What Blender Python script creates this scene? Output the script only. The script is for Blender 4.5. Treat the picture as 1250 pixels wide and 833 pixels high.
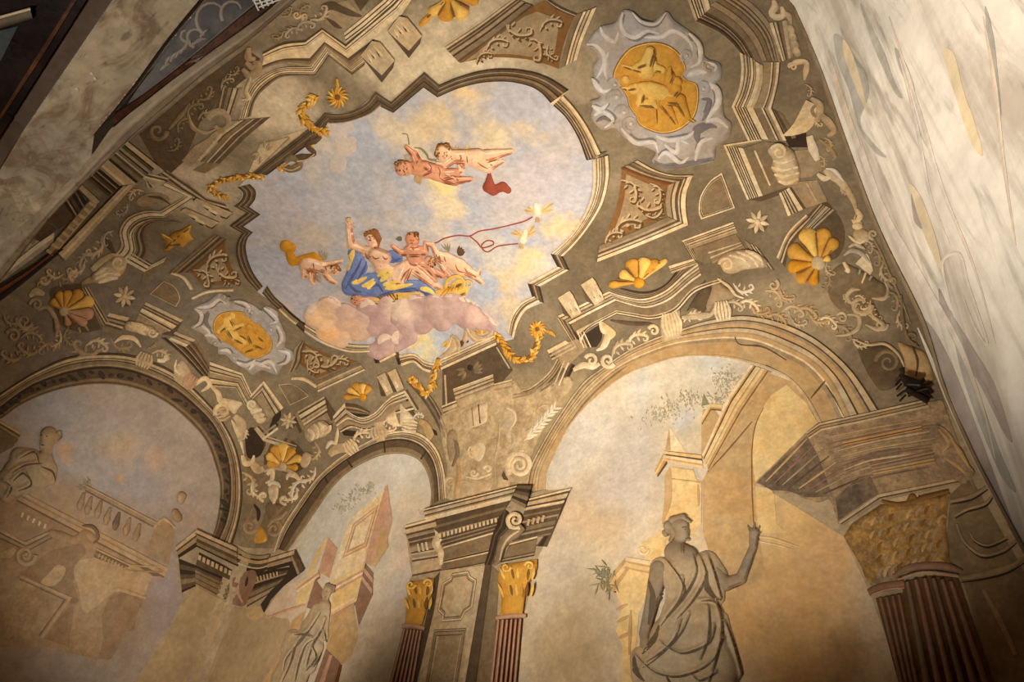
import bpy, math, random
import numpy as np
from mathutils import Matrix, Vector
from mathutils.geometry import delaunay_2d_cdt
for o in list(bpy.data.objects): bpy.data.objects.remove(o)
scn=bpy.context.scene; COL=scn.collection
rnd=random.Random(7)
# ---------------------------------------------------------------- camera
PX=np.array([625.,416.5])
def _solve():
    Z=np.array([766.,-640.])-PX; B=np.array([-780.,890.])-PX
    f2=-(Z@B); L=np.linalg.solve(np.array([Z,B]),[-f2,-f2])
    return math.sqrt(f2),Z+PX,B+PX,L+PX
FPX,VZ,VB,VL=_solve()
def dcam(p):
    p=np.atleast_2d(np.asarray(p,float))
    v=np.c_[(p[:,0]-PX[0])/FPX,-(p[:,1]-PX[1])/FPX,-np.ones(len(p))]
    return v/np.linalg.norm(v,axis=1)[:,None]
ROT=np.array([-dcam(VB)[0],dcam(VL)[0],dcam(VZ)[0]])
cd=bpy.data.cameras.new('camera'); cam=bpy.data.objects.new('camera',cd); COL.objects.link(cam)
cd.sensor_fit='HORIZONTAL'; cd.sensor_width=36; cd.lens=36*FPX/1250; cd.clip_start=.02
M4=Matrix([list(r) for r in ROT]).to_4x4(); cam.matrix_world=M4
scn.camera=cam
# ---------------------------------------------------------------- world, lamps, exposure
w=bpy.data.worlds.new('world'); scn.world=w; w.use_nodes=True
w.node_tree.nodes['Background'].inputs[0].default_value=(1,.86,.7,1)
w.node_tree.nodes['Background'].inputs[1].default_value=.05
vs=scn.view_settings; vs.view_transform='Standard'; vs.look='None'; vs.gamma=1; vs.use_curve_mapping=False
vs.exposure=0.18
def lamp(name,kind,loc,target,power,col,size=.2,cone=None,blend=1):
    d=bpy.data.lights.new(name,kind); o=bpy.data.objects.new(name,d); COL.objects.link(o)
    d.energy=power; d.color=col
    o.location=loc
    o.rotation_euler=(Vector(target)-Vector(loc)).to_track_quat('-Z','Y').to_euler()
    if kind=='SPOT':
        d.shadow_soft_size=size; d.spot_size=math.radians(cone); d.spot_blend=blend
    elif kind=='AREA': d.size=size
    return o
WARM=(1,.90,.76)
lamp('uplighter','SPOT',(-2.2,1.7,.3),(-3.3,3.2,4.6),600,WARM,.12,104,1)  # unseen key spot, placed to light the vault and leave lower walls dim
lamp('corner_spot','SPOT',(-.35,4.45,2.75),(-4.2,2.6,4.8),240,WARM,.08,82,1)
lamp('uplighter_far','SPOT',(-4.8,2.2,.3),(-7.2,4.6,3.4),560,WARM,.15,80,1)  # unseen fill spot added to lift the left wall and corner
lamp('wall_washer','SPOT',(-2.7,1.5,.3),(-2.9,5.05,3.7),620,WARM,.15,80,1)  # no visible source: added to brighten the upper back wall
lamp('uplighter_right','SPOT',(-.5,2.6,.2),(-1.2,4.6,3.6),270,WARM,.15,76,1)  # extra unseen fill for the right end of the back wall
lamp('porch_lamp','SPOT',(-1.2,-.5,-1.0),(-2.55,.2,2.2),200,WARM,.15,62,1)  # unseen spot added because the arch soffit was too dark
lamp('jamb_lamp','SPOT',(-.75,-.55,-.6),(.20,.66,2.0),450,(1,.93,.84),.12,62,1)  # unseen spot added to brighten the marbled jamb
# ---------------------------------------------------------------- room surface
XL,XR,YF,YB=-7.94,.6,.4,5.07
ZS,ZH,FLOOR=3.0,5.1,-1.6
def cove(z,D):
    q=np.clip((z-ZS)/(ZH-ZS),0,1)
    return D*(1-np.sqrt(np.maximum(1-q*q,0)))
def smin(a,b,k):
    h=np.clip(.5+.5*(b-a)/k,0,1); return b*(1-h)+a*h-k*h*(1-h)
def FR(p):
    x,y,z=p[...,0],p[...,1],p[...,2]
    l=x-XL-cove(z,1.35); r=XR-x-cove(z,.9); b=YB-y-cove(z,1.3); f=y-YF-cove(z,.5)
    k=.22
    m=smin(smin(l,b,k),smin(r,f,k),k)
    return np.minimum(m,ZH-z)
def rays(p): return dcam(p)@ROT.T
TS=np.linspace(2.2,11.5,44)
def hit_room(d):
    V=FR(d[:,None,:]*TS[None,:,None])>0
    last=np.where(V.any(1),V.shape[1]-1-np.argmax(V[:,::-1],1),0)
    lo=TS[last]; hi=TS[np.minimum(last+1,len(TS)-1)]+1e-6
    for _ in range(22):
        m=(lo+hi)/2; ins=FR(d*m[:,None])>0
        lo=np.where(ins,m,lo); hi=np.where(ins,hi,m)
    return lo
def normal_room(p):
    q=p.copy(); q[:,2]=np.minimum(q[:,2],ZH-.004); e=.004; n=np.zeros_like(q)
    for i in range(3):
        a=q.copy();b=q.copy();a[:,i]+=e;b[:,i]-=e; n[:,i]=FR(a)-FR(b)
    return n/np.maximum(np.linalg.norm(n,axis=1),1e-9)[:,None]
# the arch soffit over the opening: an (x,z) curve running along y
ARCH=np.array([(-2.95,-1.6),(-2.9,1.2),(-2.86,1.603),(-2.83,1.93),(-2.706,2.15),(-2.47,2.245),(-2.05,2.387),(-1.727,2.54),(-1.4,2.68),(.5,3.15)])
def hit_arch(d):
    t=np.full(len(d),1e9); nx=np.zeros((len(d),3))
    for a,b in zip(ARCH[:-1],ARCH[1:]):
        e=b-a; den=d[:,0]*(-e[1])+d[:,2]*e[0]
        den=np.where(abs(den)<1e-9,1e-9,den)
        tt=(a[0]*(-e[1])+a[1]*e[0])/den
        s=(d[:,0]*tt-a[0])*e[0]+(d[:,2]*tt-a[1])*e[1]; s/=e@e
        ok=(tt>0)&(s>=-1e-6)&(s<=1+1e-6)&(tt<t)
        t=np.where(ok,tt,t); n=np.array([e[1],0,-e[0]])/np.linalg.norm(e)
        nx[ok]=n
    return t,nx
JN=np.array([-.80,-.60,0.]); JP=np.array([0.0,1.0,0.])
def P(px,h=0.,surf='room'):
    px=np.atleast_2d(np.asarray(px,float)); d=rays(px); h=np.broadcast_to(np.asarray(h,float),(len(px),))
    if surf=='room':
        t=hit_room(d); p=d*t[:,None]; n=normal_room(p)
    elif surf=='arch':
        t,n=hit_arch(d)
    elif surf=='jamb':
        t=(JP@JN)/(d@JN); n=np.broadcast_to(JN,d.shape)
    c=np.clip(-(d*n).sum(1),.3,1)
    return d*(t-h/c)[:,None]
# ---------------------------------------------------------------- materials
def lin(c): return tuple(((v/255)/12.92 if v/255<.04045 else ((v/255+.055)/1.055)**2.4) for v in c)+(1,)
MATS={}
def mat(name,rgb,alt=None,var=.10,sc=2.5,rough=.85,bump=.25,blobs=(),bsoft=.55,fine=34,warp=.35,spec=.25,streak=None,wsc=1.6):
    m=bpy.data.materials.new(name); m.use_nodes=True; nt=m.node_tree; N=nt.nodes; L=nt.links
    bs=N['Principled BSDF']; bs.inputs['Roughness'].default_value=rough; bs.inputs['Specular IOR Level'].default_value=spec
    geo=N.new('ShaderNodeNewGeometry'); pos=geo.outputs['Position']
    def noise(scale,det=6,vec=pos,ro=.6):
        n=N.new('ShaderNodeTexNoise'); n.inputs['Scale'].default_value=scale; n.inputs['Detail'].default_value=det; n.inputs['Roughness'].default_value=ro
        L.new(vec,n.inputs['Vector']); return n
    def rng(s,a,b,c,d,sm=True):
        r=N.new('ShaderNodeMapRange'); r.interpolation_type='SMOOTHSTEP' if sm else 'LINEAR'
        for i,v in enumerate((a,b,c,d)): r.inputs[i+1].default_value=v
        L.new(s,r.inputs[0]); return r.outputs[0]
    def mix(f,a,b,bt='MIX'):
        x=N.new('ShaderNodeMix'); x.data_type='RGBA'; x.blend_type=bt
        for i,v in ((0,f),(6,a),(7,b)):
            if isinstance(v,(tuple,float,int)): x.inputs[i].default_value=v
            else: L.new(v,x.inputs[i])
        return x.outputs[2]
    col=lin(rgb)
    if alt is None: alt=tuple(min(255,max(0,c*k)) for c,k in zip(rgb,(1.0,.95,.88)))
    n1=noise(sc,8); col=mix(rng(n1.outputs['Fac'],.36,.64,0,1),col,lin(alt))
    if blobs:
        nw=noise(wsc,9,ro=.66); sub=N.new('ShaderNodeVectorMath'); sub.operation='SUBTRACT'; sub.inputs[1].default_value=(.5,.5,.5); L.new(nw.outputs['Color'],sub.inputs[0])
        scl=N.new('ShaderNodeVectorMath'); scl.operation='SCALE'; scl.inputs['Scale'].default_value=warp*2.4; L.new(sub.outputs[0],scl.inputs[0])
        add=N.new('ShaderNodeVectorMath'); add.operation='ADD'; L.new(pos,add.inputs[0]); L.new(scl.outputs[0],add.inputs[1])
        for (bx,by,br,bc,*st) in blobs:
            q=P([(bx,by),(bx+br*.7,by+br*.7),(bx-br*.7,by-br*.7)])
            rad=(np.linalg.norm(q[1]-q[0])+np.linalg.norm(q[2]-q[0]))/2
            ds=N.new('ShaderNodeVectorMath'); ds.operation='DISTANCE'; L.new(add.outputs[0],ds.inputs[0]); ds.inputs[1].default_value=tuple(q[0])
            col=mix(rng(ds.outputs['Value'],rad*(1-bsoft),rad*(1+bsoft*.6),(st[0] if st else .85),0),col,lin(bc))
    if streak:
        dirv,sscale,scol,amt=streak
        mp=N.new('ShaderNodeMapping'); mp.inputs['Rotation'].default_value=dirv; mp.inputs['Scale'].default_value=sscale; L.new(pos,mp.inputs['Vector'])
        n4=noise(1.0,7,mp.outputs[0],.62); n4.inputs['Distortion'].default_value=.9
        col=mix(rng(n4.outputs['Fac'],.44,.62,0,amt),col,lin(scol))
        n5=noise(2.3,5,mp.outputs[0]); n5.inputs['Distortion'].default_value=1.5
        col=mix(rng(n5.outputs['Fac'],.54,.72,0,amt*.8),col,lin(tuple(c*.72 for c in scol)))
    n2=noise(fine,5); n3=noise(sc*3.1,6)
    f=rng(n2.outputs['Fac'],.25,.75,1-var,1+var); f2=rng(n3.outputs['Fac'],.3,.7,1-var,1+var)
    mu=N.new('ShaderNodeMath'); mu.operation='MULTIPLY'; n6=noise(13,5); n7=noise(.9,6); f3=rng(n6.outputs['Fac'],.32,.68,1-var*.9,1+var*.7); f4=rng(n7.outputs['Fac'],.3,.7,1-var*.8,1+var*.6)
    m0=N.new('ShaderNodeMath'); m0.operation='MULTIPLY'; L.new(f3,m0.inputs[0]); L.new(f4,m0.inputs[1])
    m1_=N.new('ShaderNodeMath'); m1_.operation='MULTIPLY'; L.new(f,m1_.inputs[0]); L.new(m0.outputs[0],m1_.inputs[1])
    L.new(m1_.outputs[0],mu.inputs[0]); L.new(f2,mu.inputs[1])
    cb=N.new('ShaderNodeCombineColor'); 
    for i in range(3): L.new(mu.outputs[0],cb.inputs[i])
    col=mix(1.0,col,cb.outputs[0],'MULTIPLY')
    L.new(col,bs.inputs['Base Color'])
    if bump:
        b=N.new('ShaderNodeBump'); b.inputs['Strength'].default_value=bump; b.inputs['Distance'].default_value=.01; L.new(n2.outputs['Fac'],b.inputs['Height']); L.new(b.outputs[0],bs.inputs['Normal'])
    MATS[name]=m; return m
TONE=dict(c=('cream_fresco',(218,197,160)),l=('light_fresco',(190,168,134)),m=('mid_fresco',(156,135,105)),o=('olive_fresco',(128,109,82)),
 d=('dark_fresco',(92,75,55)),u=('umber_fresco',(58,45,34)),w=('white_fresco',(216,202,180)),g=('grey_fresco',(168,154,136)),G=('dark_grey_fresco',(110,101,90)),
 L=('lilac_fresco',(170,163,158)),Z=('pale_lilac',(206,200,196)),D=('slate_fresco',(122,115,114)),V=('marble_vein',(196,182,164)),y=('gold_fresco',(202,150,60)),Y=('pale_gold_fresco',(226,186,98)),b=('ochre_fresco',(126,90,48)),r=('rust_fresco',(112,66,34)),
 p=('pink_stone',(186,148,122)),q=('rose_stone',(136,104,84)),s=('straw_stone',(212,184,130)),t=('tan_stone',(182,152,108)),i=('ruin_light',(176,152,120)),j=('ruin_mid',(158,134,105)),J=('ruin_dark',(120,100,80)),O=('flesh_shadow',(196,132,100)),Q=('rosy_shadow',(160,92,66)),n=('bronze_fresco',(96,70,40)),
 P=('flesh_light',(250,224,198)),I=('ruin_stain',(142,119,93)),F=('flesh',(236,196,164)),f=('rosy_flesh',(212,152,118)),h=('brown_hair',(150,100,58)),k=('black_line',(44,32,26)),B=('blue_cloth',(120,138,186)),e=('deep_blue_cloth',(84,98,150)),
 a=('yellow_cloth',(240,206,110)),A=('amber_cloth',(206,146,38)),R=('red_cloth',(150,74,54)),v=('green_leaf',(134,128,98)),x=('statue_grey',(140,126,106)),X=('statue_light',(172,154,126)),z=('statue_dark',(98,84,68)),
 W=('bright_white',(230,216,190)))
def tone(t):
    if not isinstance(t,str): return t
    if len(t)>1: return MATS[t]
    nm,c=TONE[t]
    if nm not in MATS: mat(nm,c,var=.13 if t in 'cmlodg' else .1,sc=3.0)
    return MATS[nm]
# ---------------------------------------------------------------- objects
def tag(o,label=None,cat=None,group=None,kind=None):
    if label: o['label']=label
    if cat: o['category']=cat
    if group: o['group']=group
    if kind: o['kind']=kind
    return o
def thing(name,at,label,cat,group=None,surf='room'):
    o=bpy.data.objects.new(name,None); COL.objects.link(o); o.empty_display_size=.1
    o.location=P([at],0,surf)[0]; return tag(o,label,cat,group)
def link(name,verts,faces,mats,fm=None,root=None,smooth=False,kind=None,label=None):
    off=np.array(root_loc(root)) if root else np.zeros(3)
    me=bpy.data.meshes.new(name); v=np.asarray(verts)-off
    me.from_pydata(v.tolist(),[],[list(map(int,f)) for f in faces])
    for m in (mats if isinstance(mats,(list,tuple)) else [mats]): me.materials.append(tone(m))
    if fm is not None: me.polygons.foreach_set('material_index',np.asarray(fm,np.int32))
    if smooth: me.polygons.foreach_set('use_smooth',[True]*len(me.polygons))
    me.update()
    o=bpy.data.objects.new(name,me); COL.objects.link(o)
    if root: o.parent=root
    return tag(o,label,kind=kind)
def root_loc(o):
    l=Vector((0,0,0))
    while o: l=l+o.location; o=o.parent
    return l
# ---------------------------------------------------------------- pixel-plane curves
def pts(s):
    if not isinstance(s,str): return [(float(a[0]),float(a[1]),False) for a in s]
    out=[]
    for w_ in s.split():
        c=w_.endswith('!'); a,b=w_.rstrip('!').split(','); out.append((float(a),float(b),c))
    return out
def curve(s,smooth=True,closed=False,step=3.0,nseg=None):
    q=pts(s); P0=np.array([a[:2] for a in q]); n=len(P0); C=[a[2] for a in q]
    m=n if closed else n-1; out=[]; segn=[]
    for i in range(m):
        a=P0[i]; b=P0[(i+1)%n]
        k=nseg[i] if nseg else max(1,int(np.hypot(*(b-a))/step+.5))
        segn.append(k)
        pa=P0[i-1] if (i>0 or closed) else a; pb=P0[(i+2)%n] if (i+2<n or closed) else b
        ta=(b-pa)/2 if not C[i] else (b-a); tb=(pb-a)/2 if not C[(i+1)%n] else (b-a)
        la=np.hypot(*(b-a))
        for t_ in (ta,tb):
            l_=np.hypot(*t_)
            if l_>la: t_*=la/l_
        for j in range(k):
            t=j/k
            if smooth: out.append((2*t**3-3*t*t+1)*a+(t**3-2*t*t+t)*ta+(-2*t**3+3*t*t)*b+(t**3-t*t)*tb)
            else: out.append(a+(b-a)*t)
    if not closed: out.append(P0[-1]); 
    return np.array(out),segn
def inside(p,poly):
    x,y=p[:,0],p[:,1]; c=np.zeros(len(p),bool); n=len(poly); j=n-1
    for i in range(n):
        xi,yi=poly[i];xj,yj=poly[j]
        if yi!=yj: c^=((yi>y)!=(yj>y))&(x<(xj-xi)*(y-yi)/(yj-yi)+xi)
        j=i
    return c
def bdist(p,poly):
    a=poly; b=np.roll(poly,-1,0); e=b-a; out=np.full(len(p),1e9)
    ee=np.maximum((e**2).sum(1),1e-9)
    for i in range(0,len(p),4000):
        q=p[i:i+4000,None,:]-a[None]; t=np.clip((q*e).sum(2)/ee,0,1)
        out[i:i+4000]=np.sqrt(((q-t[...,None]*e)**2).sum(2)).min(1)
    return out
EPS=[0]
def eps():
    EPS[0]+=1; return (EPS[0]%41)*4.5e-5
def fill(root,name,s,m,h=.006,dome=0,dw=None,smooth=True,step=7,rim=True,surf='room',h0=0.,label=None,kind=None,bstep=None,lab=None,cat=None,group=None):
    B,_=curve(s,smooth,True,bstep or min(3.5,step)); 
    lo,hi=B.min(0),B.max(0)
    if dome: step=max(1.0,min(step,min(hi-lo)/5))
    gx=np.arange(lo[0]+step*.6,hi[0],step); gy=np.arange(lo[1]+step*.6,hi[1],step)
    I=np.zeros((0,2))
    if len(gx) and len(gy):
        G=np.stack(np.meshgrid(gx,gy),-1).reshape(-1,2); G[:,0]+=((np.arange(len(G))//len(gx))%2)*step*.5
        G=G[inside(G,B)]
        if len(G):
            d=bdist(G,B); I=G[d>step*.45]
    A=np.vstack([B,I]); n=len(B)
    V,_,Fc,*_r=delaunay_2d_cdt([Vector(a) for a in A],[(i,(i+1)%n) for i in range(n)],[],1,1e-5)
    V=np.array([tuple(v) for v in V]); 
    h=h+eps(); hh=np.full(len(V),h)
    if dome:
        dd=bdist(V,B); W=dw or max(dd.max(),1e-3); hh=h+dome*np.sqrt(1-(1-np.clip(dd/W,0,1))**2)
    W3=P(V,hh,surf); faces=[tuple(reversed(f)) for f in Fc]; verts=W3
    if rim and h>h0+1e-4:
        cnt={}
        for f in faces:
            for a,b in zip(f,f[1:]+f[:1]): cnt[(a,b)]=1
        be=[(a,b) for (a,b) in cnt if (b,a) not in cnt]
        ids=sorted({a for e in be for a in e}); mp={a:len(V)+i for i,a in enumerate(ids)}
        low=P(V[ids],h0,surf); verts=np.vstack([W3,low])
        faces+=[(b,a,mp[a],mp[b]) for a,b in be]
    o=link(name,verts,faces,m,None,root,bool(dome),kind,label)
    if lab: tag(o,lab,cat,group)
    return o
HT=dict(c=.015,l=.012,m=.009,o=.007,d=.004,u=.003,w=.016,k=.002,g=.010,G=.006,s=.013,t=.010,q=.006,p=.012,n=.004,x=.010,X=.014,z=.004)
def prof(s):
    out=[]
    for w_ in s.split():
        h=None
        if '@' in w_: w_,h=w_.split('@'); h=float(h)
        out.append((w_[0],float(w_[1:] or 1),h))
    t=sum(a[1] for a in out); r=[]; c=0
    for a,b,h in out: r.append((c/t,(c+b)/t,a,HT.get(a,.01) if h is None else h)); c+=b
    return r
def band(root,name,A,B,pr,smooth=True,step=4,surf='room',base=0.,label=None,lab=None,cat=None,group=None,cap=True):
    qa,qb=pts(A),pts(B); assert len(qa)==len(qb),(name,A,B)
    ns=[max(1,int(max(math.dist(qa[i][:2],qa[i+1][:2]),math.dist(qb[i][:2],qb[i+1][:2]))/step+.5)) for i in range(len(qa)-1)]
    a,_=curve(A,smooth,False,nseg=ns); b,_=curve(B,smooth,False,nseg=ns); n=len(a)
    R=prof(pr); cols=[(0.,0.)]; tones=[]
    for (t0,t1,tn,h) in R:
        k=max(1,int(np.hypot(*(b-a).T).max()*(t1-t0)/16))
        for j in range(k+1):
            cols.append((t0+(t1-t0)*j/k,h+base)); tones.append(tn if j else (tn if h+base>=cols[-2][1] else tones[-1] if tones else tn))
    cols.append((1.,0.)); tones.append(R[-1][2])
    m=len(cols); px=np.zeros((n,m,2)); hh=np.zeros((n,m)); ep=eps()
    for j,(t,h) in enumerate(cols): px[:,j]=a*(1-t)+b*t; hh[:,j]=h+(ep if h else 0)
    V=P(px.reshape(-1,2),hh.reshape(-1),surf); faces=[];fm=[]; tl=sorted(set(tones))
    for i in range(n-1):
        for j in range(m-1):
            faces.append((i*m+j,i*m+j+1,(i+1)*m+j+1,(i+1)*m+j)); fm.append(tl.index(tones[j]))
    if cap:
        for i in (0,n-1):
            lo_=P(px[i],0,surf); s0=len(V); V=np.vstack([V,lo_])
            for j in range(m-1): faces.append((i*m+j,i*m+j+1,s0+j+1,s0+j)); fm.append(tl.index(tones[j]))
    o=link(name,V,faces,tl,fm,root,False,None,label)
    if lab: tag(o,lab,cat,group)
    return o
def offset(s,w0,w1,smooth=True):
    q=pts(s); p=np.array([a[:2] for a in q]); d=np.gradient(p,axis=0); d/=np.maximum(np.hypot(*d.T),1e-6)[:,None]
    nrm=np.c_[-d[:,1],d[:,0]]; return [tuple(v) for v in p+nrm*w0],[tuple(v) for v in p+nrm*w1]
def strip(root,name,s,w,pr,smooth=True,**k):
    c,_=curve(s,smooth,False,4.0); a,b=offset(c,-w/2,w/2); return band(root,name,a,b,pr,False,**k)
SEC=[(-1,0),(-.72,.7),(0,1),(.72,.7),(1,0)]
def tubegeo(path,r,ht,h0):
    p=path; n=len(p); r=np.interp(np.linspace(0,1,n),np.linspace(0,1,len(r)),r)
    d=np.gradient(p,axis=0); d/=np.maximum(np.hypot(*d.T),1e-6)[:,None]; nr=np.c_[-d[:,1],d[:,0]]
    px=np.stack([p+nr*(r*a)[:,None] for a,_ in SEC],1); hh=np.stack([h0+ht*r/max(r.max(),1e-6)*b for _,b in SEC],1)
    m=len(SEC); f=[(i*m+j,i*m+j+1,(i+1)*m+j+1,(i+1)*m+j) for i in range(n-1) for j in range(m-1)]
    return px.reshape(-1,2),hh.reshape(-1),f
FIELDS={}
def field_h(px,on):
    out=np.zeros(len(px))
    for o in on:
        if o.name not in FIELDS: continue
        x0,y0,c,H=FIELDS[o.name]; i=np.clip(((px[:,0]-x0)/c+.5).astype(int),0,H.shape[1]-1); j=np.clip(((px[:,1]-y0)/c+.5).astype(int),0,H.shape[0]-1); out=np.maximum(out,H[j,i])
    return out
class Geo:
    def __init__(s): s.p=[];s.h=[];s.f=[];s.n=0;s.m=[];s.t=[]
    def add(s,p,h,f,t='c'):
        if t not in s.t: s.t.append(t)
        s.p.append(p);s.h.append(h);s.f+=[tuple(i+s.n for i in q) for q in f];s.m+=[s.t.index(t)]*len(f);s.n+=len(p)
    def tube(s,path,r,ht=.012,h0=.002,t='c',smooth=True,step=2.0):
        c,_=curve(path,smooth,False,step)
        if len(c)<2: return s
        s.add(*tubegeo(c,np.atleast_1d(r) if np.ndim(r) else [r],ht,h0),t); return s
    def leaf(s,x,y,ang,ln,wd,t='c',ht=.012,h0=.003,bend=0.):
        k=5; u=np.linspace(0,1,k); a=math.radians(ang)
        c=np.c_[u*ln,bend*ln*u*u]; ca,sa=math.cos(a),math.sin(a); c=np.c_[x+c[:,0]*ca-c[:,1]*sa,y+c[:,0]*sa+c[:,1]*ca]
        s.add(*tubegeo(c,np.array([.35,.85,1,.7,.08])*wd,ht,h0),t); return s
    def spiral(s,x,y,r,a0,turns,wd,t='c',ht=.014,h0=.003,end=.12):
        n=max(8,int(abs(turns)*18)); u=np.linspace(0,1,n); th=math.radians(a0)+u*turns*2*math.pi; rr=r*(1-u*(1-end))
        s.add(*tubegeo(np.c_[x+rr*np.cos(th),y+rr*np.sin(th)],np.linspace(wd,wd*.45,6),ht,h0),t); return s
    def dome(s,x,y,r,t='c',ht=.014,h0=.002,ry=None,ang=0.):
        ry=ry or r; k=12; p=[(x,y)]; h=[h0+ht]; f=[]; ca,sa=math.cos(math.radians(ang)),math.sin(math.radians(ang))
        for q,hq in ((.55,.8),(.9,.4),(1,0)):
            for i in range(k):
                a=2*math.pi*i/k; u,v=q*r*math.cos(a),q*ry*math.sin(a); p.append((x+u*ca-v*sa,y+u*sa+v*ca)); h.append(h0*(hq>0)+ht*hq)
        for i in range(k): f.append((0,1+(i+1)%k,1+i))
        for ring in range(2):
            for i in range(k): a=1+ring*k+i;b=1+ring*k+(i+1)%k; f.append((a,b,b+k,a+k))
        s.add(np.array(p),np.array(h),f,t); return s
    def orn(s,x,y,ang,sz,t='c',flip=1):
        a=math.radians(ang); R=lambda u,v:(x+sz*(u*math.cos(a)-v*flip*math.sin(a)),y+sz*(u*math.sin(a)+v*flip*math.cos(a)))
        s.tube([R(-1,.35),R(-.5,-.15),R(0,-.25),R(.5,-.05),R(.8,.25),R(.62,.5),R(.4,.4),R(.45,.22)],[.05*sz,.13*sz,.16*sz,.13*sz,.06*sz],.016,.003,t)
        for u,v,da,l in ((-.7,.2,-70,.5),(-.35,-.1,-60,.6),(.05,-.2,-50,.55),(.4,-.05,-35,.5),(-.5,.1,60,.4),(0,-.1,70,.45)):
            q=R(u,v); s.leaf(q[0],q[1],ang+da*flip,l*sz,.11*sz,t,.013,.003,.25*flip)
        return s
    def build(s,root,name,surf='room',kind=None,label=None,lab=None,cat=None,group=None,on=()):
        px=np.vstack(s.p); h=np.concatenate(s.h)+eps()
        if on: h=h+field_h(px,on)
        V=P(px,h,surf)
        o=link(name,V,s.f,s.t,s.m,root,True,kind,label)
        if lab: tag(o,lab,cat,group)
        return o
def tube(root,name,path,r,t,ht=.012,h0=.002,surf='room',**k): return Geo().tube(path,r,ht,h0,t).build(root,name,surf,**k)
def body(root,name,caps,m,k=.55,sm=2.0,h0=.004,cell=.9,surf='room',noise=0,lab=None,cat=None,label=None,zs=.009,folds=None,group=None,mod=None,blur=1):
    C=[]
    for c in (caps.split(';') if isinstance(caps,str) else caps):
        v=[float(a) for a in c.replace(',',' ').split()] if isinstance(c,str) else list(c)
        if len(v)==3: v=[v[0],v[1],v[2],v[0]+.01,v[1],v[2]]
        z=v[6] if len(v)>6 else 0.
        C.append(v[:6]+[z])
    C=np.array(C); lo=np.minimum(C[:,0:2]-C[:,2:3],C[:,3:5]-C[:,5:6]).min(0)-3; hi=np.maximum(C[:,0:2]+C[:,2:3],C[:,3:5]+C[:,5:6]).max(0)+3
    gx=np.arange(lo[0],hi[0],cell); gy=np.arange(lo[1],hi[1],cell); X,Y=np.meshgrid(gx,gy); sd=None; H=None
    for x1,y1,r1,x2,y2,r2,z in C:
        ex,ey=x2-x1,y2-y1; t=np.clip(((X-x1)*ex+(Y-y1)*ey)/max(ex*ex+ey*ey,1e-6),0,1); r=r1+(r2-r1)*t
        d=np.hypot(X-x1-ex*t,Y-y1-ey*t); s_=d-r; hh=r*np.sqrt(np.clip(1-(d/r)**2,0,1))+z*np.clip(-s_/(.5*r),0,1)
        if sd is None: sd,H=s_,hh
        else:
            q=np.clip(.5+.5*(s_-sd)/sm,0,1); sd=s_*(1-q)+sd*q-sm*q*(1-q); H=np.maximum(H,hh)
    e=np.maximum(-sd,0); H=np.maximum(H,np.sqrt(e*2.0)*.6)
    for _ in range(blur):
        Hp=np.pad(H,1,mode='edge'); H=(H*4+Hp[:-2,1:-1]+Hp[2:,1:-1]+Hp[1:-1,:-2]+Hp[1:-1,2:])/8
    gy_,gx_=np.gradient(sd,cell); ins=sd<0
    use=ins[:-1,:-1]|ins[1:,:-1]|ins[:-1,1:]|ins[1:,1:]
    shift=np.where(sd>0,sd,0); g2=np.maximum(gx_**2+gy_**2,.3); X2=X-shift*gx_/g2; Y2=Y-shift*gy_/g2
    if folds is not None: H=H+folds(X,Y)*np.clip(-sd/3,0,1)
    hh=np.where(ins,h0+np.maximum(H,0)*k*zs,0.)
    idx=-np.ones(X.shape,int); jj,ii=np.nonzero(use); 
    flag=np.zeros(X.shape,bool)
    for a,b in ((0,0),(1,0),(0,1),(1,1)): flag[jj+a,ii+b]=True
    idx[flag]=np.arange(flag.sum()); V=P(np.c_[X2[flag],Y2[flag]],hh[flag],surf)
    f=np.c_[idx[jj,ii],idx[jj+1,ii],idx[jj+1,ii+1],idx[jj,ii+1]]
    o=link(name,V,f,m,None,root,True,None,label)
    FIELDS[o.name]=(gx[0],gy[0],cell,hh)
    if mod and root:  # painted shade strokes on the lower side of limbs, highlights on the upper
        g=Geo()
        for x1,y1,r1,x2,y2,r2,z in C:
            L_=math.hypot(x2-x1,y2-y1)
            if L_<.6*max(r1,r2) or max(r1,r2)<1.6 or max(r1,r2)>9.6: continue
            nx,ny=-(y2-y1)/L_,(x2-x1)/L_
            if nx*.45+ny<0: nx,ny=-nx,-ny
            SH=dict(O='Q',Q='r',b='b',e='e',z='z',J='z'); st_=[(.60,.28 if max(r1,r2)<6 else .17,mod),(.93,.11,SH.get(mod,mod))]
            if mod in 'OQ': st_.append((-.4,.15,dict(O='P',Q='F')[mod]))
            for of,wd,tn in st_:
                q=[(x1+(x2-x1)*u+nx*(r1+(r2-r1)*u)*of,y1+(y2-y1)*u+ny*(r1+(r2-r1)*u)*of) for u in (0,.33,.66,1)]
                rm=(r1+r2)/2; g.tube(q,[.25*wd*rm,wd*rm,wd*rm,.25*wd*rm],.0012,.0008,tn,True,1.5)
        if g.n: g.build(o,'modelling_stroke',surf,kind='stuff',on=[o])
    if lab: tag(o,lab,cat,group)
    return o

def lines(root,name,L,r,t,ht=.012,h0=.002,surf='room',label=None,on=()):
    for s_ in L: Geo().tube(s_,r,ht,h0,t).build(root,name,surf,label=label,on=on)
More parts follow.
